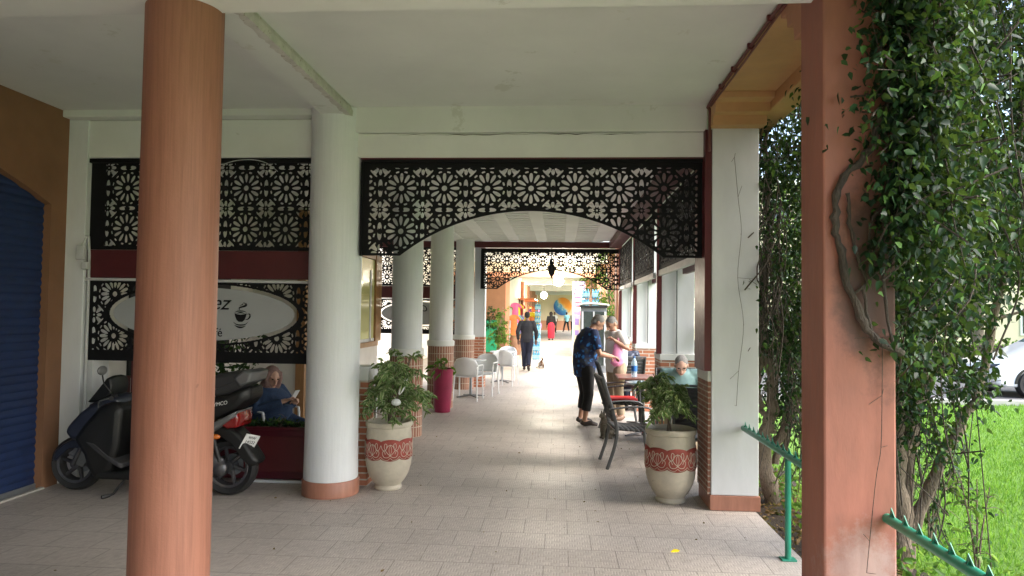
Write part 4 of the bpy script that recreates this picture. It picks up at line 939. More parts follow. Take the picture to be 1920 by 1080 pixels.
# ------------------------------------------------------------------ plant pots
POT = [(.02, .003), (.125, .003), (.130, .02), (.118, .045), (.150, .08), (.188, .15), (.211, .23), (.218, .33), (.217, .44), (.210, .54), (.205, .585), (.218, .592), (.222, .61), (.218, .632), (.204, .637), (.196, .62), (.192, .58)]
def pot_r(z):
    for (r0, z0), (r1, z1) in zip(POT[3:11], POT[4:12]):
        if z0 <= z <= z1: return r0 + (r1 - r0) * (z - z0) / (z1 - z0)
    return .2
def banded_pot(loc, label, s=1.0, turn=0):
    o = thing('plant_pot', label, 'plant pot', loc, turn, 'cream clay pots with a carved red band'); o.scale = (s,) * 3
    MB().lathe(POT, 56).build('pot_body', M_['pot_cream'], o)
    MB().lathe([(.01, .565), (.193, .565)], 32, cap=False).build('soil', M_['soil'], o)
    n = 192; mb = MB(); rep = 8
    for i in range(n):
        th = 2 * PI * i / n; c_ = abs(math.cos(rep * th / 2)); zt, zb = .470 + .020 * c_ ** .6, .318 - .024 * abs(math.cos(rep * th / 2 + .0)) ** .6
        for k in range(7): z = zb + (zt - zb) * k / 6; r = pot_r(z) + .0035; mb.v.append((r * math.cos(th), r * math.sin(th), z))
    for i in range(n):
        for k in range(6): q = (i + 1) % n; mb.f.append((i * 7 + k, q * 7 + k, q * 7 + k + 1, i * 7 + k + 1)); mb.uv.append(None); mb.mi.append(0)
    mb.build('red_band', M_['pot_red'], o, solid=.004)
    mb = MB(); st = 2 * PI / rep
    def stroke(pts, r=.0028):
        for sg in (1, -1):
            q = []
            for i_ in spline([(a, 0, b_) for a, b_ in pts], 5): r_ = pot_r(i_.z) + .0055; th = c0 + sg * i_.x * st / 2; q.append((r_ * math.cos(th), r_ * math.sin(th), i_.z))
            mb.tube(q, r, 5)
    for i in range(rep):
        c0 = i * st
        stroke([(0, .345), (.35, .375), (.62, .42), (.55, .455), (.35, .445), (.40, .415)]); stroke([(0, .345), (.30, .33), (.65, .335), (.82, .37), (.66, .39), (.50, .36)])
        stroke([(0, .445), (.28, .43), (.5, .395), (.8, .40), (1.0, .44)]); stroke([(0, .35), (.12, .385), (.10, .42), (0, .44)], .002); stroke([(0, .325), (.3, .305), (.7, .312), (1, .335)], .002)
    mb.build('carved_scroll', M_['pot_cream'], o, fixn=False)
    return o
banded_pot((-1.60, 6.52, 0), 'cream pot with carved red band at the foot of the thick white round column', 1.0, .3)
banded_pot((1.01, 6.38, 0), 'cream pot with carved red band at the foot of the square white pillar', 1.03, .9)

def shrub(loc, label, cat_n, h, spread, nleaf, lsz, leafm, stems=5, z0=0, droop=.35, lean=(0, 0), seed=1, aspect=.42, nm='potted_tree', low=.25, fork=.3):
    """thin forked stems carrying drooping leaves along many twigs"""
    rs = random.Random(seed); o = thing(nm, label, cat_n, loc); mb = MB(); P = []; D = []
    for s_i in range(stems):
        a = rs.uniform(0, 2 * PI); top = Vector((lean[0] + spread * .55 * math.cos(a) * rs.uniform(.3, 1), lean[1] + spread * .55 * math.sin(a) * rs.uniform(.3, 1), h * rs.uniform(.72, .95)))
        st = spline([(rs.uniform(-.02, .02), rs.uniform(-.02, .02), z0), (top.x * fork, top.y * fork, z0 + (top.z - z0) * .45), tuple(top)], 5)
        mb.tube(st, [.011 * (1 - .75 * i / len(st)) for i in range(len(st))], 6)
        for b_ in range(9):
            t_ = rs.uniform(low, 1); p0 = st[min(len(st) - 1, int(t_ * (len(st) - 1)))]; a2 = rs.uniform(0, 2 * PI); ln = spread * rs.uniform(.35, .8) * (1.15 - .5 * t_)
            p2 = p0 + Vector((math.cos(a2) * ln, math.sin(a2) * ln, ln * rs.uniform(-.45, .55))); p1 = lerp(p0, p2, .5) + Vector((0, 0, ln * .22)); tw = spline([p0, p1, p2], 5)
            mb.tube(tw, [.004, .003, .0025, .0025, .002, .002, .002, .002, .0015, .001, .001][:len(tw)], 4)
            for k in range(max(1, int(nleaf / stems / 9))):
                q = tw[rs.randrange(2, len(tw))]; dd = Vector((rs.gauss(0, 1), rs.gauss(0, 1), rs.gauss(-droop * 2, .7))) + (p2 - p0).normalized() * .8; P.append(tuple(q + Vector((rs.gauss(0, .012), rs.gauss(0, .012), rs.gauss(0, .012))))); D.append(tuple(dd))
    mb.build('stem', M_['bark'], o, fixn=False)
    P = np.array(P); D = np.array(D); leaf_cloud('foliage', P, D, np.array([lsz * rs.uniform(.6, 1.25) for _ in P]), M_[leafm], o, aspect=aspect, droop=.25)
    return o
shrub((-1.58, 6.52, 0), 'variegated weeping fig with drooping leaves growing in the left banded pot', 'tree', 1.38, .56, 1600, .068, 'leaf_ficus', 7, .56, lean=(.06, 0), seed=4)
shrub((1.0, 6.38, 0), 'small fig tree on one thin stem growing in the right banded pot', 'tree', 1.24, .40, 1500, .062, 'leaf_ficus', 5, .57, seed=9, low=.62, fork=.12, lean=(-.03, 0))
mp_ = thing('tall_planter', 'tall magenta planter standing before the brick skirted round column', 'planter', (-1.93, 11.5, 0))
MB().lathe([(.125, .003), (.13, .02), (.155, .35), (.168, .70), (.172, .715), (.165, .72), (.155, .70), (.15, .64), (.01, .63)], 32).build('planter_body', M_['magenta'], mp_)
shrub((-1.93, 11.5, 0), 'sparse broad leaved plant in the magenta planter', 'plant', 1.02, .36, 40, .16, 'leaf_light', 3, .64, seed=5, aspect=.3, nm='potted_plant')
wr_ = MB(); wr_.ell((0, 0, 0), (.028, .012, .10), 10, Matrix.Rotation(R(24), 4, 'Y')).ell((-.06, 0, -.15), (.05, .03, .035), 10); tag(wr_.xf(Matrix.Translation((-1.44, 6.36, .98))).build('paper_scrap', M_['plastic_white'], remesh=.009), 'crumpled white wrapper caught in the left potted fig', 'wrapper')
# red planter box and plants in front of the woman
pb = thing('planter_box', 'long dark red planter box under the sign screen beside the thick column', 'planter', (0, 0, 0))
MB().box(-3.9, 6.62, .025, -2.34, 6.92, .50).build('box_body', M_['planter_red'], pb, smooth=False, bevel=.006)
MB().box(-3.92, 6.60, .50, -2.32, 6.64, .53).box(-3.92, 6.90, .50, -2.32, 6.94, .53).build('box_rim', M_['planter_red'], pb, smooth=False, bevel=.004)
MB().box(-2.98, 6.612, .10, -2.40, 6.622, .44).build('front_panel', M_['dark_red'], pb, smooth=False, bevel=.003)
MB().box(-3.9, 6.64, .44, -2.34, 6.90, .47).build('soil', M_['soil'], pb, smooth=False)
MB().box(-3.05, 6.58, .001, -2.3, 6.62, .024).build('skirting', M_['white_rail'], pb, smooth=False)
P = rng.uniform([-3.1, 6.66, .48], [-2.36, 6.88, .56], (620, 3)); D = rng.normal(size=(620, 3)) + [0, 0, .6]
tag(leaf_cloud('ground_cover', P, D, rng.uniform(.02, .045, 620), M_['leaf_vine'], None, aspect=.6), 'low dark green leaves growing along the top of the red planter box', 'plants', kind='stuff')
shrub((-2.78, 6.78, 0), 'thin pale stemmed seedling rising from the red planter box', 'plant', .82, .16, 14, .10, 'leaf_light', 1, .48, seed=2, aspect=.18, nm='seedling')
for x, h, lb_ in ((-4.42, .98, 'dark red partition post standing at the white frame strip'), (-4.28, 1.16, 'thin red post right of the shorter dark red one')):
    tag(MB().box(x - .05 if h < 1 else x - .035, 6.75, 0, x + .06 if h < 1 else x + .03, 6.82, h).build('red_post', M_['dark_red'], smooth=False, bevel=.004), lb_, 'post')
P = rng.uniform([-4.4, 7.3, .5], [-3.6, 8.3, 1.5], (900, 3)); D = rng.normal(size=(900, 3))
fs = thing('bay_plant', 'dark leafy plant standing behind the scooter handlebar inside the side bay', 'plant', (-4.0, 7.8, 0)); f_ = leaf_cloud('foliage', P - [-4.0, 7.8, 0], D, rng.uniform(.06, .11, 900), M_['leaf_vine'], fs); MB().tube([(0, 0, 0), (.02, 0, .6), (0, 0, 1.3)], .012, 6).build('stem', M_['bark'], fs)

# ------------------------------------------------------------------ motor scooter
def scooter():
    o = thing('motor_scooter', 'dark blue and black motor scooter parked nose to the shutter behind the orange column', 'scooter', (-3.64, 6.12, 0), PI)
    def slab(nm, poly, w0, w1, m_, bev=.02, par=o, sub=0):
        """side outline given real width; the rim is narrower than the middle"""
        mb = MB(); n = len(poly); cx = sum(p[0] for p in poly) / n; cz = sum(p[1] for p in poly) / n
        lay = [(-w1, .84), (-w0, 1.0), (w0, 1.0), (w1, .84)]
        if w1 < w0: lay = [(-w0, .86), (-w1, 1.0), (w1, 1.0), (w0, .86)]
        for y, s_ in lay:
            for p in poly: mb.v.append((cx + (p[0] - cx) * s_, y, cz + (p[1] - cz) * s_))
        for k in range(3):
            for i in range(n): q = (i + 1) % n; mb.f.append((k * n + i, k * n + q, (k + 1) * n + q, (k + 1) * n + i)); mb.uv.append(None); mb.mi.append(0)
        mb.f += [tuple(range(n))[::-1], tuple(3 * n + i for i in range(n))]; mb.uv += [None, None]; mb.mi += [0, 0]
        return mb.build(nm, M_[m_], par, bevel=bev, angle=35)
    for x, r, w_ in ((.745, .245, .055), (-.69, .257, .06)):
        wh = bpy.data.objects.new('wheel', None); col.objects.link(wh); wh.parent = o; wh.location = (x, 0, r)
        Mx = Matrix.Rotation(PI / 2, 4, 'X')
        MB().lathe([(r - .075, -w_ * .7), (r - .03, -w_), (r - .008, -w_ * .6), (r, 0), (r - .008, w_ * .6), (r - .03, w_), (r - .075, w_ * .7), (r - .08, 0), (r - .075, -w_ * .7)], 40, cap=False).xf(Mx).build('tyre', M_['black_rubber'], wh)
        mb = MB().lathe([(r - .07, -.045), (r - .075, -.05), (r - .095, -.045), (r - .098, .045), (r - .075, .05), (r - .07, .045)], 40, cap=False).lathe([(.01, -.055), (.045, -.05), (.05, .05), (.01, .055)], 20)
        for k in range(6): a = k * PI / 3; mb.tube([(.04 * math.cos(a), .04 * math.sin(a), 0), ((r - .09) * math.cos(a + .25), (r - .09) * math.sin(a + .25), 0)], [.022, .016], 6)
        mb.xf(Mx).build('rim', M_['alloy'], wh)
        MB().lathe([(.05, .058), (.095, .058), (.095, .062), (.05, .062), (.05, .058)], 28, cap=False).xf(Mx).build('brake_disc', M_['grey_metal'], wh)
    slab('front_fender', [(.955, .27), (.93, .36), (.85, .43), (.76, .475), (.66, .475), (.585, .44), (.575, .37), (.60, .30), (.64, .36), (.71, .40), (.79, .385), (.87, .32), (.92, .27)], .085, .06, 'scooter_blue', .01)
    slab('fender_stay', [(.80, .34), (.72, .40), (.62, .42), (.60, .30), (.66, .22), (.72, .25), (.74, .31)], .075, .07, 'scooter_silver', .01)
    MB().tube([(.745, .075, .245), (.60, .07, .56), (.50, .05, .80)], .022, 10).tube([(.745, -.075, .245), (.60, -.07, .56), (.50, -.05, .80)], .022, 10).build('fork', M_['alloy'], o)
    slab('front_cowl', [(.765, .545), (.74, .60), (.70, .65), (.61, .745), (.50, .825), (.40, .84), (.36, .70), (.46, .56), (.60, .47), (.70, .47)], .13, .20, 'scooter_blue', .025)
    slab('leg_shield', [(.66, .50), (.56, .64), (.42, .80), (.30, .84), (.22, .78), (.24, .45), (.30, .22), (.46, .15), (.52, .24), (.56, .36)], .19, .22, 'scooter_black', .02)
    slab('lower_trim', [(.56, .50), (.44, .40), (.30, .30), (.20, .25), (.19, .29), (.32, .37), (.46, .48)], .205, .225, 'seat_grey', .008)
    slab('floorboard', [(.50, .25), (.48, .15), (-.25, .14), (-.32, .22), (-.20, .28), (.3, .22)], .21, .17, 'scooter_black', .02)
    slab('handlebar_cover', [(.60, .79), (.37, .89), (.28, .87), (.26, .74), (.34, .69), (.46, .72)], .09, .16, 'scooter_blue', .02)
    slab('windscreen', [(.615, .80), (.53, .90), (.41, 1.055), (.375, 1.05), (.355, .96), (.375, .88), (.45, .82)], .13, .05, 'scooter_black', .012)
    hb = MB()
    for sg in (-1, 1): hb.tube([(.34, sg * .06, .86), (.30, sg * .2, .90), (.23, sg * .33, .885)], [.014, .014, .019], 8)
    hb.build('handlebar', M_['black_rubber'], o)
    for sg in (-1, 1):
        mm = MB().tube([(.31, sg * .2, .90), (.35, sg * .26, 1.0), (.345, sg * .29, 1.08)], .006, 6).build('mirror', M_['black_rubber'], o)
        MB().ell((.34, sg * .30, 1.12), (.018, .065, .042), 14).build('mirror_glass', M_['scooter_silver'], mm)
        MB().tube(spline([(.33, sg * .19, .87), (.40, sg * .24, .84), (.36, sg * .31, .80)], 4), .005, 6).build('brake_lever', M_['scooter_silver'], o)
    MB().ell((.60, 0, .735), (.05, .11, .05), 16).build('headlight', M_['scooter_silver'], o)
    slab('side_panel', [(.10, .52), (-.30, .66), (-.44, .80), (-.44, .60), (-.50, .48), (-.36, .34), (-.05, .26), (.12, .30)], .15, .18, 'scooter_blue', .03)
    slab('tail_body', [(-.05, .78), (-.3, .84), (-.44, .89), (-.73, .917), (-.915, .99), (-.93, .90), (-.865, .82), (-.74, .75), (-.56, .665), (-.3, .60), (-.05, .55)], .13, .19, 'scooter_black', .025)
    slab('seat', [(.02, .80), (-.15, .86), (-.40, .90), (-.52, 1.04), (-.62, 1.095), (-.78, 1.12), (-.87, 1.12), (-.925, 1.07), (-.87, .985), (-.73, .915), (-.44, .86), (-.1, .78)], .12, .16, 'seat_grey', .03)
    slab('grab_rail', [(-.78, 1.06), (-.875, 1.135), (-.955, 1.115), (-.93, 1.03), (-.84, .99)], .165, .19, 'scooter_silver', .012)
    slab('silver_trim', [(-.20, .56), (-.44, .615), (-.60, .665), (-.815, .775), (-.80, .725), (-.64, .615), (-.52, .525), (-.36, .49)], .165, .19, 'scooter_silver', .010)
    tl = slab('tail_light', [(-.675, .68), (-.80, .775), (-.825, .71), (-.815, .625), (-.72, .61), (-.655, .635)], .12, .15, 'lamp_red', .012)
    slab('rear_fender', [(-.44, .60), (-.615, .64), (-.745, .615), (-.83, .545), (-.985, .325), (-.965, .285), (-.915, .275), (-.87, .31), (-.74, .475), (-.615, .55), (-.44, .55)], .085, .11, 'scooter_black', .012)
    MB().ell((-.62, .16, .545), (.05, .02, .024), 12).build('indicator', M_['lamp_orange'], o)
    pm = Matrix.Translation((-.865, .03, .50)) @ Matrix.Rotation(R(52), 4, 'Z') @ Matrix.Rotation(R(-30), 4, 'Y') 
    pm = Matrix.Translation((-.89, .06, .485)) @ Matrix.Rotation(R(-28), 4, 'Y') @ Matrix.Rotation(R(-38), 4, 'Z')
    pl = MB().box(-.004, -.07, -.075, .004, .07, .075, M=pm).build('number_plate', M_['plate_white'], o, smooth=False, bevel=.002)
    for tx, sz, z in (('WW', .036, .045), ('14522', .040, .002), ('0067', .040, -.04)):
        t_ = text_part('lettering', tx, sz, pl, (0, 0, 0), M_['ink'], ext=.001); t_.matrix_local = pm @ Matrix.Translation((-.0055, 0, z)) @ Matrix.Rotation(-PI / 2, 4, 'Z') @ Matrix.Rotation(PI / 2, 4, 'X')
    kt = text_part('lettering', 'KYMCO', .045, o, (0, 0, 0), M_['plate_white'], .2, ext=.001, sx=1); kt.matrix_local = Matrix.Translation((-.66, .191, .835)) @ Matrix.Rotation(PI, 4, 'Z') @ Matrix.Rotation(PI / 2, 4, 'X') @ Matrix.Rotation(R(12), 4, 'Z')
    eng = MB().ell((-.52, .11, .32), (.19, .06, .11), 16).lathe([(.02, 0), (.07, 0), (.075, .04), (.02, .05)], 20, (0, 0, 0)); eng = MB().ell((-.5, .12, .31), (.20, .05, .10), 16).ell((-.66, .13, .26), (.07, .04, .07), 14).ell((-.35, .10, .30), (.12, .06, .09), 14)
    eng.build('engine_case', M_['alloy'], o, remesh=.012)
    MB().tube([(-.1, -.14, .22), (-.4, -.17, .22), (-.75, -.17, .32)], [.02, .045, .05], 12).build('exhaust', M_['alloy'], o)
    MB().tube([(-.56, .13, .62), (-.67, .13, .27)], .022, 10).build('shock_absorber', M_['scooter_black'], o)
    MB().tube([(.18, .10, .20), (.27, .20, .03), (.32, .24, .008)], [.012, .011, .012], 8).tube([(.29, .22, .02), (.33, .27, .012)], [.014, .02], 6).build('side_stand', M_['scooter_black'], o)
    return o
scooter()

# ------------------------------------------------------------------ green rails
def rail(y0, y1, posts, label, x=1.585):
    o = thing('garden_rail', label, 'railing', (0, 0, 0), 0, 'green spiked tube rails beside the walkway'); z = .71
    MB().tube([(x, y0, z), (x, y1, z)], .024, 14).build('tube_rail', M_['rail_green'], o)
    n = int((y1 - y0) / .125)
    for k in range(n):
        y = y0 + .09 + k * .125; mb = MB(); mb.prism([(y - .032, z + .020), (y + .028, z + .020), (y + .012, z + .062)], x - .002, x + .002, 'x'); mb.prism([(x - .016, z + .018), (x + .016, z + .018), (x, z + .045)], y + .0, y + .003, 'y'); mb.build('spike', M_['rail_green'], o, smooth=False)
    for y in posts:
        MB().tube([(x, y, .012), (x, y, z - .01)], .021, 12).build('post', M_['rail_green'], o); MB().box(x - .05, y - .04, .001, x + .05, y + .04, .012).build('foot_plate', M_['rail_green'], o, smooth=False, bevel=.003)
    return o
rail(3.83, 6.11, [4.95], 'green tube rail with small spikes between the white pillar and the terracotta pillar')
rail(.6, 3.495, [1.2], 'green tube rail with small spikes running from the terracotta pillar toward the camera')

# ------------------------------------------------------------------ climbing plants
def vine(label, base, trunks, vols, size, nm='climbing_vine', bark='bark', twigs=60, seed=3, m_='leaf_vine', group='creepers climbing the garden side pillars', core=None):
    """trunks: polylines; vols: (x0, y0, z0, x1, y1, z1, count) leaf masses"""
    o = thing(nm, label, 'vine', base, 0, group); rs = random.Random(seed); B = Vector(base); mb = MB()
    for pts, r in trunks:
        q = spline([Vector(p) - B for p in pts], 7); q = [p + Vector((rs.gauss(0, .012), rs.gauss(0, .012), 0)) for p in q]
        mb.tube(q, [r * (1 - .72 * i / len(q)) * rs.uniform(.85, 1.15) for i in range(len(q))], 9)
    mb.build('trunk', M_[bark], o, fixn=False)
    P = []; D = []; S = []; mb = MB()
    for (x0, y0, z0, x1, y1, z1, cnt) in vols:
        vol = (x1 - x0) * (y1 - y0) * (z1 - z0); nc = max(6, int(cnt / 34))
        for c in range(nc):
            c0 = Vector((rs.uniform(x0, x1), rs.uniform(y0, y1), rs.uniform(z0, z1))) - B
            ax = Vector((rs.gauss(0, .5), rs.gauss(0, .5), rs.gauss(-.3, .8))).normalized(); ln = rs.uniform(.12, .34)
            if c % 2 == 0:
                tw = spline([c0 - ax * ln, c0 + Vector((rs.gauss(0, .03), rs.gauss(0, .03), 0)), c0 + ax * ln], 3); mb.tube(tw, [.005, .005, .004, .004, .003, .002, .002][:len(tw)], 4)
            for k in range(int(cnt / nc)):
                t_ = rs.uniform(-1, 1); p = c0 + ax * ln * t_ + Vector((rs.gauss(0, .055), rs.gauss(0, .055), rs.gauss(0, .055))); P.append(tuple(p))
                D.append((rs.gauss(0, .8), rs.gauss(-.25, .8), rs.gauss(-.75, .6))); S.append(size * rs.choice((.55, .75, .9, 1.0, 1.0, 1.2)) * rs.uniform(.8, 1.15))
    xs = [v for v in vols]
    for k in range(twigs):
        v = rs.choice(xs[-5:-1] or xs); x, y = rs.uniform(v[0], v[3]), rs.uniform(v[1] + .35 * (v[1] < 3.5), v[4]); z = rs.uniform(v[2], v[5]); ln = rs.uniform(.4, 1.3)
        q = spline([Vector((x, y, z)) - B, Vector((x + rs.gauss(0, .08), y + rs.gauss(0, .06), z - ln * .5)) - B, Vector((x + rs.gauss(0, .12), y + rs.gauss(0, .08), max(.02, z - ln))) - B], 4); mb.tube(q, rs.choice((.003, .004, .006)), 4)
    mb.build('twigs', M_['bark_dark'], o, fixn=False)['kind'] = 'stuff'
    leaf_cloud('foliage', np.array(P), np.array(D), np.array(S), M_[m_], o, aspect=.62, droop=.15, fold=.2)
    return o
# on the terracotta pillar and out over the lawn
A_tr = [([(2.42, 5.15, -.1), (2.38, 5.1, .6), (2.30, 5.0, 1.2), (2.2, 4.9, 2.0), (2.0, 4.5, 3.0), (1.9, 4.2, 3.7)], .075),
        ([(2.48, 5.2, -.1), (2.50, 5.2, .7), (2.62, 5.2, 1.3), (2.70, 5.1, 2.2), (2.8, 5.0, 3.2), (2.9, 4.9, 4.2)], .055),
        ([(2.5, 5.2, .1), (2.75, 5.15, .75), (2.95, 5.1, 1.25), (3.1, 5.1, 2.0), (3.2, 5.0, 3.2), (3.25, 5, 4.0)], .045),
        ([(2.40, 5.2, .1), (2.55, 5.25, .9), (2.45, 5.3, 1.7), (2.55, 5.2, 2.6), (2.5, 5.1, 3.6)], .045),
        ([(2.5, 5.2, .9), (2.25, 5.1, 1.35), (2.5, 5.0, 1.55), (2.85, 5.0, 1.62), (3.2, 5.0, 1.75)], .032),
        ([(2.35, 5.1, .4), (2.6, 5.2, 1.1), (2.9, 5.2, 1.7), (3.0, 5.2, 2.6), (3.05, 5.1, 3.5)], .038),
        ([(2.3, 4.9, 1.6), (1.95, 4.2, 1.72), (1.70, 3.55, 1.70), (1.52, 3.46, 1.62), (1.40, 3.47, 1.85), (1.345, 3.47, 2.15), (1.38, 3.46, 2.36), (1.50, 3.45, 2.55), (1.62, 3.45, 2.9), (1.70, 3.5, 3.4)], .034)]
A_v = [(1.60, 3.36, 2.1, 2.05, 4.2, 3.9, 11500), (1.555, 3.35, 2.5, 1.80, 3.49, 3.9, 5600), (1.50, 3.42, 3.1, 1.60, 3.49, 3.9, 420), (1.56, 3.34, 2.0, 1.80, 3.49, 2.65, 1700), (1.52, 3.33, 1.52, 1.90, 3.9, 2.2, 1700), (1.85, 3.9, 1.8, 3.7, 5.5, 4.4, 22000), (2.1, 4.6, 1.2, 2.78, 5.5, 1.9, 4300), (2.15, 4.8, .75, 2.75, 5.4, 1.3, 1900), (2.15, 4.8, 2.8, 3.9, 5.6, 4.4, 12000)]
A_v2 = [(2.95, 4.4, 1.92, 3.7, 5.4, 2.3, 1100)]; A_v += A_v2
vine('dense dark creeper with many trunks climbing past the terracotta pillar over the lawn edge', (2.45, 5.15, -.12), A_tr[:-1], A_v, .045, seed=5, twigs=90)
B_tr = [([(1.98, 6.62, -.1), (1.90, 6.60, .45), (1.99, 6.6, .95), (1.87, 6.6, 1.6), (1.93, 6.6, 2.4), (1.90, 6.55, 3.4)], .075),
        ([(2.0, 6.66, .45), (2.16, 6.62, .85), (2.10, 6.6, 1.4), (2.0, 6.6, 1.7), (2.05, 6.6, 2.6)], .045), ([(1.98, 6.6, .6), (1.86, 6.6, .9), (1.85, 6.6, 1.4), (1.80, 6.5, 2.2), (1.84, 6.5, 3.4)], .035), ([(2.0, 6.65, .3), (2.2, 6.7, .75), (2.28, 6.7, 1.3), (2.2, 6.7, 2.4)], .035)]
B_v = [(1.80, 6.15, 1.35, 2.5, 7.05, 3.9, 11500), (2.02, 6.3, .55, 2.5, 7.0, 1.8, 3400), (1.78, 6.12, 2.0, 1.95, 6.4, 3.0, 200), (2.1, 6.6, .3, 2.5, 7.1, 1.0, 200)]
mb = MB()
for pts, r in (([(1.75, 3.7, 1.50), (1.62, 3.47, 1.52), (1.50, 3.47, 1.60), (1.42, 3.48, 1.78), (1.36, 3.48, 2.0), (1.335, 3.48, 2.17), (1.38, 3.47, 2.36), (1.50, 3.46, 2.5), (1.62, 3.46, 2.85), (1.70, 3.5, 3.4)], .019), ([(1.42, 3.48, 1.78), (1.52, 3.47, 1.9), (1.50, 3.47, 2.1), (1.60, 3.46, 2.3)], .008), ([(1.50, 3.47, 1.60), (1.47, 3.48, 1.9), (1.41, 3.48, 2.1), (1.40, 3.47, 2.3)], .010), ([(1.60, 3.46, 1.50), (1.56, 3.47, 2.0), (1.58, 3.46, 2.4), (1.54, 3.46, 2.7)], .008)):
    q = [p + Vector((random.gauss(0, .006), 0, random.gauss(0, .006))) for p in spline(pts, 6)]; mb.tube(q, [r * random.uniform(.7, 1.2) for _ in q], 8)
tag(mb.build('creeper_branch', M_['bark_dark'], fixn=False), 'dark gnarled creeper branch looping over the face of the terracotta pillar', 'branch')
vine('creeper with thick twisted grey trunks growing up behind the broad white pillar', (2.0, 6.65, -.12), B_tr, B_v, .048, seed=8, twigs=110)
vine('leafy creeper hanging in the opening behind the right potted tree', (2.05, 8.6, -.12), [([(2.05, 8.6, -.1), (2.0, 8.6, 1.2), (1.98, 8.5, 3.2)], .05)], [(1.85, 8.2, .5, 2.35, 9.0, 3.6, 2300)], .065, seed=12, twigs=30)
vine('sparse creeper on the orange pillar beyond the farther arch screen', (1.45, 20.4, 0), [([(1.5, 20.4, 0), (1.45, 20.35, 1.5), (1.45, 20.35, 3.3)], .05)], [(1.15, 20.1, 1.5, 1.75, 20.6, 3.4, 900), (1.3, 20.1, .5, 1.75, 20.6, 1.6, 260)], .09, seed=14, twigs=20, m_='leaf_light')
vine('yellow green creeper hanging from the beam near the blue bottle packs', (1.3, 27.0, 0), [([(1.35, 27.0, 0), (1.3, 27, 1.5), (1.2, 27, 3.3)], .04)], [(.75, 26.8, 2.5, 1.7, 27.4, 3.4, 500), (1.15, 26.8, .5, 1.6, 27.2, 2.6, 400)], .11, seed=15, twigs=15, m_='leaf_light')
# thin dead stems on the white pillar and the terracotta pillar
for nm_pts, lb_ in (([(1.50, 6.10, 3.05), (1.53, 6.095, 2.7), (1.56, 6.10, 2.4), (1.53, 6.10, 2.0), (1.58, 6.10, 1.6), (1.54, 6.10, 1.2), (1.52, 6.095, .9)], 'thin dead creeper stem clinging to the face of the broad white pillar'),
                    ([(1.565, 3.49, 1.58), (1.56, 3.485, 1.3), (1.555, 3.488, 1.05), (1.53, 3.485, .9), (1.50, 3.487, .60), (1.485, 3.486, .45)], 'thin dangling dead stem on the face of the terracotta pillar')):
    mb = MB(); mb.tube(spline(nm_pts, 5), .0018, 5)
    for k in range(8): p = Vector(nm_pts[k % len(nm_pts)]); mb.tube([p, p + Vector((random.gauss(0, .05), 0, random.gauss(0, .05)))], .0014, 4)
    tag(mb.build('dead_stem', M_['bark_dark'], fixn=False), lb_, 'stem')

# ------------------------------------------------------------------ garden
def scatter(n, x0, x1, y0, y1, keep=None):
    X = rng.uniform(x0, x1, n); Y = rng.uniform(y0, y1, n)
    if keep is not None: k = keep(X, Y); X, Y = X[k], Y[k]
    return X, Y
X, Y = scatter(90000, 2.3, 11, 4.0, 15.2, lambda x, y: (x / y > .36) & (x / y < .75) & (rng.random(len(x)) < np.clip(7 / y, .25, 1)))
P = np.stack([X, Y, np.full(len(X), -.14)], 1); D = rng.normal(size=(len(X), 3)) * .35 + [0, 0, 1]
tag(leaf_cloud('grass_blades', P, D, rng.uniform(.03, .075, len(X)), M_['grass_blade'], None, aspect=.14), 'short bright grass blades of the lawn', 'grass', kind='stuff')
X, Y = scatter(5200, 1.95, 3.3, 3.7, 9.5, lambda x, y: (x < 2.2 + .9 * rng.random(len(x)) ** 1.6 + .1 * np.sin(y * 3)))
P = np.stack([X, Y, rng.uniform(-.12, .10, len(X)) * (1 + .8 * (X < 2.7))], 1); D = rng.normal(size=(len(X), 3)) * .8 + [0, -.2, .5]
tag(leaf_cloud('bed_plants', P, D, rng.uniform(.035, .085, len(X)), M_['leaf_light'], None, aspect=.5), 'low leafy ground cover along the bed beneath the creepers', 'ground cover', kind='stuff')
X, Y = scatter(1500, 1.72, 2.4, 3.6, 8.5); P = np.stack([X, Y, rng.uniform(-.06, -.02, len(X))], 1); D = rng.normal(size=(len(X), 3)) * [1, 1, .25]
tag(leaf_cloud('fallen_leaves', P, D, rng.uniform(.03, .07, len(X)), M_['leaf_dry'], None, aspect=.5), 'dry fallen leaves on the dark soil beside the tiles', 'leaves', kind='stuff')
shrub((2.86, 5.0, -.12), 'lanky wild rose stem with reddish tips rising at the lawn edge', 'plant', .82, .22, 46, .075, 'leaf_light', 3, 0, seed=21, nm='rose_plant')
shrub((3.02, 5.9, -.12), 'low dull green shrub spreading at the lawn edge behind the rose stem', 'shrub', .95, .55, 420, .05, 'leaf_vine', 5, 0, seed=22, nm='lawn_shrub')
for k, (x, y, r_) in enumerate([(.18, 5.0, .03), (-.35, 5.9, .012), (.55, 5.15, .018)]):
    pass
lf = leaf_cloud('fallen_leaf', np.array([[.80, 5.02, .006]]), np.array([[1., .3, .05]]), .07, M_['toy_yellow'], None, aspect=.5); tag(lf, 'single yellow fallen leaf on the tiles near the green rail post', 'leaf')
X = rng.uniform(-3.5, 1.6, 90); Y = rng.uniform(4.2, 9.5, 90); P = np.stack([X, Y, np.full(90, .004)], 1); D = rng.normal(size=(90, 3)) * [1, 1, .05]
tag(leaf_cloud('floor_litter', P, D, rng.uniform(.01, .032, 90), M_['leaf_dry'], None, aspect=.5, fold=.1), 'scattered crumbs and dry leaf bits on the floor tiles', 'litter', kind='stuff')

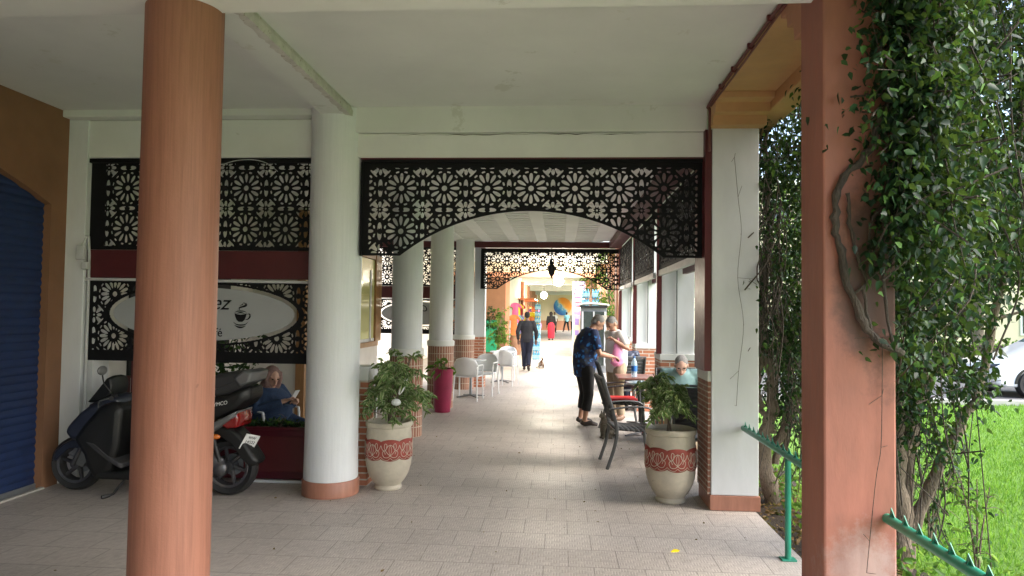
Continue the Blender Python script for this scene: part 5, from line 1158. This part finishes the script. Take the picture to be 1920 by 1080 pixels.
# white car on the road: front end enters the frame at the right edge
def car():
    o = thing('parked_car', 'white car parked on the road beyond the lawn with its nose at the creeper', 'car', (12.05, 17.4, -.125), PI)
    prof = [(2.15, .30), (2.20, .52), (2.14, .68), (1.95, .80), (1.20, .95), (.45, 1.38), (-.2, 1.46), (-1.2, 1.42), (-1.85, 1.05), (-2.1, .98), (-2.15, .40), (-2.0, .26), (1.95, .24)]
    mb = MB(); n = len(prof)
    for y, s_, t_ in ((-.86, .97, .80), (-.80, 1, .95), (0, 1.01, 1), (.80, 1, .95), (.86, .97, .80)):
        for (a, b_) in prof: mb.v.append((a * s_ - (0.05 * abs(y) ** 3 if a > 1.9 else 0), y * (1 - max(0, b_ - .95) * .42), b_ if b_ < .9 else b_ * (.99 if abs(y) > .8 else 1)))
    for k in range(4):
        for i in range(n): q = (i + 1) % n; mb.f.append((k * n + i, k * n + q, (k + 1) * n + q, (k + 1) * n + i)); mb.uv.append(None); mb.mi.append(0)
    mb.f += [tuple(range(n))[::-1], tuple(4 * n + i for i in range(n))]; mb.uv += [None] * 2; mb.mi += [0] * 2
    mb.build('body', M_['car_white'], o, bevel=.05, angle=30)
    for sg in (-1, 1):
        g = MB(); g.prism([(1.02, .98), (.45, 1.30), (-.2, 1.38), (-1.15, 1.34), (-1.55, 1.02)], sg * .70 if sg > 0 else -.82, sg * .82 if sg > 0 else -.70); g.build('side_window', M_['car_glass'], o, smooth=False, bevel=.01)
        mb = MB(); mb.tube([(2.17, sg * .48, .66), (2.08, sg * .66, .70), (1.88, sg * .80, .75)], [(.05, .05), (.065, .06), (.03, .035)], 10); mb.build('headlight', M_['car_glass'], o)
        for x in (1.35, -1.35):
            Mx = Matrix.Translation((x, sg * .80, .32)) @ Matrix.Rotation(PI / 2, 4, 'X'); wh = MB().lathe([(.19, -.10), (.30, -.11), (.325, -.06), (.325, .06), (.30, .11), (.19, .10)], 32, cap=True).xf(Mx).build('wheel', M_['black_rubber'], o)
            mb = MB().lathe([(.01, -.115), (.19, -.118), (.20, -.10), (.20, .10), (.19, .118), (.01, .115)], 24).xf(Mx).build('rim', M_['alloy'], wh)
            MB().lathe([(.335, -.09), (.385, -.09), (.385, .09), (.335, .09)], 28, cap=False, a0=0, a1=PI).xf(Mx @ Matrix.Rotation(0, 4, 'Z')).build('wheel_arch', M_['scooter_black'], o)
    MB().prism([(1.06, 1.0), (.50, 1.37), (.46, 1.40), (.44, 1.33), (1.0, .97)], -.64, .64).build('windscreen', M_['car_glass'], o, smooth=False)
    MB().box(2.10, -.55, .33, 2.22, .55, .50).box(2.12, -.35, .56, 2.225, .35, .64).build('grille', M_['scooter_black'], o, smooth=False, bevel=.02)
    MB().box(2.0, -.82, .20, 2.19, .82, .27).build('bumper_lip', M_['scooter_black'], o, smooth=False, bevel=.02)
car()
st_ = MB().ell((9.95, 15.25, 0), (.10, .08, .07), 12); tag(st_.build('kerb_stone', M_['pot_brown'], remesh=.02), 'small reddish stone at the road edge before the white car', 'stone')

# buildings and trees beyond the lawn
def far_building(loc, label, wx, wy, h, m_, cols, rows):
    o = thing('apartment_building', label, 'building', loc); MB().box(0, 0, 0, wx, wy, h).build('wall', M_[m_], o, smooth=False)
    MB().box(-.3, -.3, h, wx + .3, wy + .3, h + .5).build('roof', M_['far_white'], o, smooth=False)
    for i in range(cols):
        for k in range(rows):
            x = (i + .5) * wx / cols; z = (k + .5) * h / rows; f = MB().box(x - .65, -.06, z - .8, x + .65, -.002, z + .8).build('window', M_['far_white'], o, smooth=False); MB().box(x - .52, -.08, z - .68, x + .52, -.062, z + .68).build('pane', M_['car_glass'], f, smooth=False)
far_building((8, 44, -.2), 'pale peach apartment block glimpsed through the creeper leaves', 26, 10, 10, 'cream_wall', 7, 3)
far_building((36, 40, -.2), 'white apartment block farther right behind the creeper', 26, 10, 12, 'far_white', 7, 4)
def tree(loc, label, h, r, seed, n=5200, m_='leaf_light'):
    rs = random.Random(seed); o = thing('garden_tree', label, 'tree', loc); mb = MB(); tips = []
    mb.tube(spline([(0, 0, 0), (.1, .05, h * .3), (0, .1, h * .6)], 4), [.22, .2, .19, .18, .17, .16, .15, .13, .12], 10)
    for k in range(12):
        a = rs.uniform(0, 2 * PI); e = Vector((r * .8 * math.cos(a) * rs.uniform(.4, 1), r * .8 * math.sin(a) * rs.uniform(.4, 1), h * rs.uniform(.5, 1))); s0 = Vector((0, .05, h * rs.uniform(.25, .55)))
        q = spline([s0, lerp(s0, e, .5) + Vector((0, 0, .3)), e], 4); mb.tube(q, [.09, .08, .07, .06, .05, .04, .03, .02, .015][:len(q)], 7); tips += [q[-1], q[-3], q[-5]]
    mb.build('trunk', M_['bark'], o, fixn=False); T = np.array([tuple(t_) for t_ in tips]); idx = rng.integers(0, len(T), n)
    P = T[idx] + rng.normal(size=(n, 3)) * [r * .2, r * .2, r * .17]; leaf_cloud('crown', P, rng.normal(size=(n, 3)) + [0, 0, -.4], rng.uniform(.12, .26, n), M_[m_], o, aspect=.55)
tree((9.5, 25, -.2), 'leafy street tree across the road behind the white car', 7, 3.2, 1)
tree((15.5, 27, -.2), 'second street tree standing right of the white car across the road', 8, 3.6, 2)
tree((4.6, 27, -.2), 'light green tree across the road nearest the arcade', 6.5, 2.8, 3)
tree((21, 26, -.2), 'broad street tree far right across the road', 8, 3.8, 4)
tree((6.0, 38, -.2), 'dark green tree close beside the far arcade pillars', 7, 3.0, 5, m_='leaf_vine')
hp_ = thing('hedge', 'clipped green hedge across the road under the street trees', 'hedge', (3, 23.4, -.2)); n = 9000
P = rng.uniform([0, 0, .05], [26, .9, 1.15], (n, 3)); leaf_cloud('foliage', P, rng.normal(size=(n, 3)), rng.uniform(.08, .15, n), M_['leaf_light'], hp_, aspect=.6); MB().box(.1, .2, 0, 25.9, .7, 1.0).build('stem', M_['bark_dark'], hp_, smooth=False)

# ------------------------------------------------------------------ far passage
fw = thing('passage_wall', 'long left wall of the far passage with orange arched pilasters', 'wall', (0, 0, 0))
MB().box(-4.9, 27.0, 0, -2.1, 27.3, SL).build('end_face', M_['wall_ochre'], fw, smooth=False)
MB().box(-2.12, 26.98, 0, -1.98, 27.4, SL).build('corner_strip', M_['far_orange'], fw, smooth=False)
MB().box(-2.4, 27.4, 0, -2.1, 66, SL).build('wall', M_['far_white'], fw, smooth=False)
for k in range(7):
    y = 37 + k * 3.4; MB().box(-2.1, y, 0, -1.92, y + .7, 3.3).build('pilaster', M_['far_orange'], fw, smooth=False, bevel=.01)
    f = MB().box(-2.098, y + 1.1, .1, -2.06, y + 2.9, 2.6).build('shop_opening', M_['wood_dark'], fw, smooth=False)
MB().box(-5.0, 15.5, 0, -4.72, 27, SL).build('side_wall', M_['interior_wall'], fw, smooth=False)
ew = thing('end_wall', 'cream end wall closing the far passage', 'wall', (0, 0, 0)); MB().box(-5, 66, 0, 5, 66.3, SL + 1).build('wall', M_['cream_wall'], ew, smooth=False); MB().box(-2.1, 65.93, 0, 1.6, 65.998, .9).build('dado', M_['far_orange'], ew, smooth=False)
gl = thing('globe_mural', 'round painted globe in blue and orange on the cream end wall', 'mural', (.26, 65.9, 2.25)); MB().lathe([(.01, 0), (.82, 0), (.84, .02), (.84, .05), (.01, .05)], 48).xf(Matrix.Rotation(PI / 2, 4, 'X')).build('disc', M_['globe_paint'], gl)
for y, z0, m_, lb_ in ((25.8, 2.99, 'far_orange', 'orange painted crossbeam over the far passage in front of the bright bulb'), (31, 3.2, 'far_white', 'white crossbeam over the far passage just beyond the orange one'), (38, 3.2, 'far_white', 'white crossbeam above the smaller bulb in the far passage'), (46, 3.1, 'far_white', 'white crossbeam over the shops in the far passage'), (56, 3.1, 'far_white', 'white crossbeam nearest the globe mural')):
    beam('cross_beam', lb_, -2.09 if y > 27 else -4.7, y, z0, 1.3, y + .3, 3.17 if y < 27 else SL + .02, m_)
tag(MB().box(-4.7, 25.82, 3.173, 1.3, 26.1, SL + .02).build('beam_upstand', M_['cream_wall'], smooth=False), 'cream upstand above the orange crossbeam of the far passage', 'beam')
for k, y in enumerate([15.75, 20.8, 26.3, 32, 38, 44, 50, 56, 62]):
    tag(MB().box(1.27 if k == 0 else 1.42, y, -.1, 1.74, y + .45, SL + .02).build('garden_pillar', M_['far_orange'], smooth=False, bevel=.01), ['orange pillar touching the right end of the farther arch screen', 'orange pillar wrapped by sparse creeper beyond the fridge', 'orange pillar behind the creeper by the bottle packs'][k] if k < 3 else 'orange pillar far along the garden side of the passage', 'pillar', 'orange pillars along the far garden side')
for y, x, lb_ in ((24.6, -.05, 'bright bare bulb hanging large under the far ceiling'), (38.5, -.88, 'smaller glowing bulb hanging farther away on the left')):
    zb = 2.80 if y < 30 else 2.62; o = thing('ceiling_lamp', lb_, 'lamp', (x, y, zb)); MB().ell((0, 0, 0), (.17, .17, .19), 16).build('bulb', MATS.get('bulb') or emit('bulb', (1, .93, .80), 60), o); MB().tube([(0, 0, .18), (0, 0, SL - zb)], .012, 6).build('cord', M_['ink'], o); MB().lathe([(.03, .17), (.05, .2), (.03, .26)], 10).build('socket', M_['ink'], o)  # bulb sphere enlarged so its shape takes in the surrounding glow
    ld = bpy.data.lights.new('bulb_light', 'POINT'); ld.energy = 130; ld.color = (1, .88, .68); ld.shadow_soft_size = .16; lo = bpy.data.objects.new('bulb_light', ld); col.objects.link(lo); lo.location = (x, y, zb - .25)
# green board, plants, brown pot
gb = thing('green_board', 'bright green board standing against the orange cross wall', 'board', (-2.75, 26.6, 0)); MB().box(-.45, 0, .12, .35, .05, 1.36).build('panel', M_['board_green'], gb, smooth=False, bevel=.01); MB().box(-.40, -.02, 0, -.34, .10, .12).box(.24, -.02, 0, .30, .10, .12).build('foot', M_['grey_metal'], gb, smooth=False)
shrub((-2.25, 25.6, 0), 'tall leafy plant in front of the green board', 'plant', 2.1, .75, 900, .12, 'leaf_light', 7, .1, seed=31, aspect=.3, nm='leafy_plant')
shrub((-2.6, 25.9, 0), 'dark flowering plant showing above the green board', 'plant', 2.0, .45, 260, .10, 'leaf_vine', 4, .9, seed=32, nm='leafy_plant')
MB().lathe([(.01, .002), (.17, .002), (.25, .35), (.25, .6), (.22, .72), (.24, .76), (.2, .76), (.18, .7)], 28, (0, 0, 0)).build
bp_ = thing('clay_pot', 'large brown clay pot standing at the corner of the far passage wall', 'pot', (-1.70, 27.2, 0)); MB().lathe([(.01, .002), (.17, .002), (.25, .35), (.25, .6), (.22, .72), (.24, .76), (.2, .76), (.18, .7)], 28).build('pot_body', M_['pot_brown'], bp_)
# fridge with cover
fr = thing('drinks_fridge', 'tall glass door drinks fridge beyond the farther arch screen on the right', 'fridge', (.93, 19.1, 0))
MB().box(-.35, 0, .05, .35, .6, 1.83).build('cabinet', M_['grey_metal'], fr, smooth=False, bevel=.01); dr = MB().box(-.33, -.05, .25, .33, -.004, 1.72).build('door', M_['fridge_dark'], fr, smooth=False, bevel=.01)
MB().box(-.33, -.065, .25, -.28, -.05, 1.72).box(.28, -.065, .25, .33, -.05, 1.72).box(-.02, -.064, .25, .02, -.05, 1.72).build('door_frame', M_['white_rail'], dr, smooth=False); MB().box(0.04, -.075, 1.40, .36, -.066, 1.62).build('pink_notice', M_['pot_cream'], dr, smooth=False)
MB().box(-.37, -.08, 1.83, .37, .62, 1.88).build('top', M_['ink'], fr, smooth=False, bevel=.01)
mb = MB(); mb.tube([(-.40, -.05, 1.90), (-.1, -.09, 1.94), (.2, -.06, 1.92), (.42, -.09, 1.90)], [(.3, .03)] * 4, 12); tag(mb.xf(Matrix.Translation((.93, 19.35, 0))).build('cloth_cover', M_['cloth_white'], remesh=.02), 'crumpled pale cloth lying on top of the drinks fridge', 'cloth')
# narrow yellow board, display rack, bottle packs
yb = thing('notice_stand', 'narrow pale yellow notice stand beside the fridge', 'stand', (.67, 27.2, 0)); MB().box(-.13, 0, .16, .13, .08, 1.78).build('panel', M_['toy_yellow'] if 0 else M_['pot_cream'], yb, smooth=False, bevel=.01); MB().box(-.08, -.01, 1.2, .08, -.002, 1.5).box(-.08, -.01, .8, .08, -.002, 1.0).build('notice', M_['purple'], yb, smooth=False); MB().box(-.16, -.1, .02, .16, .2, .16).build('foot', M_['far_orange'], yb, smooth=False)
dr_ = thing('display_rack', 'tall narrow rack of purple and pink packets with a round pink sign', 'rack', (.72, 26.2, 0)); MB().box(-.24, .02, 0, -.20, .06, 2.85).box(.20, .02, 0, .24, .06, 2.85).build('frame', M_['white_rail'], dr_, smooth=False)
for k in range(9):
    z = 1.45 + k * .16; MB().box(-.19, -.10, z, .19, .02, z + .12).build('packet_row', M_[['purple', 'toy_pink', 'plastic_white', 'toy_pink', 'plastic_white', 'toy_pink', 'toy_pink', 'purple', 'purple'][k]], dr_, smooth=False, bevel=.008)
MB().lathe([(.01, 0), (.17, 0), (.17, .03), (.01, .03)], 24).xf(Matrix.Translation((.02, -.14, 2.42)) @ Matrix.Rotation(PI / 2, 4, 'X')).build('round_sign', M_['toy_pink'], dr_); MB().lathe([(.01, 0), (.09, 0), (.09, .01), (.01, .01)], 20).xf(Matrix.Translation((.02, -.175, 2.42)) @ Matrix.Rotation(PI / 2, 4, 'X')).build('sign_centre', M_['plate_white'], dr_)
sr = thing('wire_shelf', 'high wire shelf holding blue bottle packs behind the fridge', 'shelf', (1.10, 24.2, 0)); mb = MB()
for x in (-.34, .34):
    for y in (0, .35): mb.tube([(x, y, 0), (x, y, 2.6)], .012, 6)
for z in (1.9, 2.2): mb.box(-.34, 0, z - .012, .34, .35, z)
mb.build('frame', M_['grey_metal'], sr, smooth=False)
def bpack(loc, label, m_, nx=3, ny=2, s=1.0, group='shrink wrapped packs of water bottles'):
    o = thing('bottle_pack', label, 'bottle pack', loc, 0, group); o.scale = (s,) * 3
    mb = MB()
    for i in range(nx):
        for k in range(ny): mb.lathe([(.04, 0), (.044, .01), (.04, .06), (.044, .08), (.043, .2), (.034, .235), (.014, .27), (.014, .295)], 10, (i * .09, k * .09, 0))
    mb.build('bottles', M_[m_], o); MB().box(-.048, -.048, .03, nx * .09 - .042, ny * .09 - .042, .17).build('wrap', M_['pack_light'], o, smooth=False, bevel=.02); return o
b0 = bpack((.80, 24.25, 1.905), 'blue bottle pack at the left on the lower board of the wire shelf', 'pack_blue')
for k, (x, z, lb_) in enumerate([(1.16, 1.905, 'blue bottle pack at the right on the lower board of the wire shelf'), (.80, 2.205, 'blue bottle pack at the left on the top board of the wire shelf'), (1.16, 2.205, 'blue bottle pack at the right on the top board of the wire shelf')]): copy_tree(b0, None, (x, 24.25, z), None, lb_)
for st_x, st_y, nrow, lbl in ((-.90, 24.6, 4, 'near stack of light blue water packs on the left of the far floor'), (-1.10, 32.0, 7, 'tall light blue stack behind the walking man'),):
    for k in range(nrow):
        copy_tree(b0, None, (st_x + .01 * (k % 2), st_y, .003 + k * .297), None, ('pack at the bottom' if k == 0 else 'pack on top' if k == nrow - 1 else f'pack {["second","third","fourth","fifth","sixth"][k-1]} from the bottom') + ' of the ' + lbl.replace('on the left of the far floor', '').strip(), 'stacked light blue water packs')
# clothes on hangers along the left wall
for k, (m_, cn) in enumerate([('toy_orange', 'orange'), ('toy_pink', 'pink'), ('cloth_lightblue', 'light blue'), ('toy_yellow', 'yellow'), ('purple', 'purple'), ('cloth_red', 'red'), ('cloth_white', 'white')]):
    y = 28.6 + k * .75; z = 1.15 + .5 * (k % 2); mb = MB(); mb.tube([(-1.86, y, z - .45), (-1.88, y, z - .1), (-1.88, y, z + .25), (-1.88, y, z + .38), (-1.88, y, z + .42)], [(.17, .07), (.14, .05), (.13, .05), (.17, .04), (.05, .02)], 14, up=(1, 0, 0))
    mb.tube([(-1.88 + .12, y, z + .36), (-1.88 + .26, y, z + .20)], [.05, .06], 8).tube([(-1.88 - .12, y, z + .36), (-1.88 - .20, y, z + .20)], [.05, .06], 8)
    tag(mb.build('hanging_dress', M_[m_], remesh=.02, relax=1), f'{cn} garment hanging on the left wall beyond the brown clay pot', 'garment', 'garments hung along the far left wall')
# goods along the left wall
yr = thing('swim_ring', 'bright yellow inflatable ring hung behind the walking man', 'inflatable ring', (-1.32, 33, 1.30)); mb = MB(); mb.tube([(.26 * math.cos(a * PI / 12), 0, .26 * math.sin(a * PI / 12)) for a in range(25)], .13, 12); mb.build('ring', M_['toy_yellow'], yr); MB().ell((0, -.10, .05), (.12, .10, .12), 12).build('printed_face', M_['toy_orange'], yr)
rk = thing('goods_stall', 'stall of colourful goods along the left wall of the far passage', 'stall', (-1.6, 36, 0)); MB().box(-.4, -1.5, 0, .25, 6, .75).build('counter', M_['wood'], rk, smooth=False, bevel=.01)
for k in range(4): MB().box(-.45, -1.5 + 2.4 * k, .75, -.38, -1.42 + 2.4 * k, 2.3).build('post', M_['wood_dark'], rk, smooth=False)
MB().box(-.48, -1.6, 2.3, .35, 6, 2.36).build('canopy', M_['toy_orange'], rk, smooth=False, bevel=.01)
kinds = [('beach_ball', 'toy_pink', 'ball'), ('toy_bag', 'purple', 'bag'), ('toy_box', 'toy_orange', 'box'), ('hanging_toy', 'pack_light', 'toy')]
cnames = {'toy_pink': 'pink', 'purple': 'purple', 'toy_orange': 'orange', 'pack_light': 'light blue'}
for k in range(12):
    nm, m_, ct = kinds[(k * 3 + k // 4) % 4]; y = 34.7 + .52 * k; x = -1.55 + .13 * ((k * 7) % 4); z = .93 if k % 2 else 1.55 + .12 * (k % 3)
    mb = MB()
    if nm == 'beach_ball': mb.ell((0, 0, 0), (.17, .17, .17), 16)
    elif nm == 'toy_bag': mb.tube([(0, 0, -.2), (0, 0, 0), (0, 0, .14), (0, 0, .2)], [(.12, .07), (.15, .09), (.10, .05), (.03, .03)], 12)
    elif nm == 'toy_box': mb.box(-.16, -.10, -.17, .16, .10, .17)
    else: mb.ell((0, 0, .1), (.10, .09, .10), 12).ell((0, 0, -.06), (.13, .10, .13), 12).ell((-.12, 0, -.02), (.06, .05, .05), 8).ell((.12, 0, -.02), (.06, .05, .05), 8)
    tag(mb.xf(Matrix.Translation((x, y, z))).build(nm, M_[m_], bevel=.01 if nm == 'toy_box' else 0), f'{cnames[m_]} {ct} {"lying on the counter" if k % 2 else "hanging"} at the {["near end", "near third", "middle", "far third", "far end", "very back"][k // 2]} of the goods stall', ct, 'colourful goods on the far stall')
tag(MB().box(-.35, 45.5, 0, .1, 46, .75).build('planter_tub', M_['pack_light'], smooth=False, bevel=.02) if 0 else MB().ell((1.0, 44, .42), (.26, .26, .42), 14).build('topiary_bush', M_['board_green'], remesh=.03), 'rounded green bush standing before the globe mural on the right', 'bush')
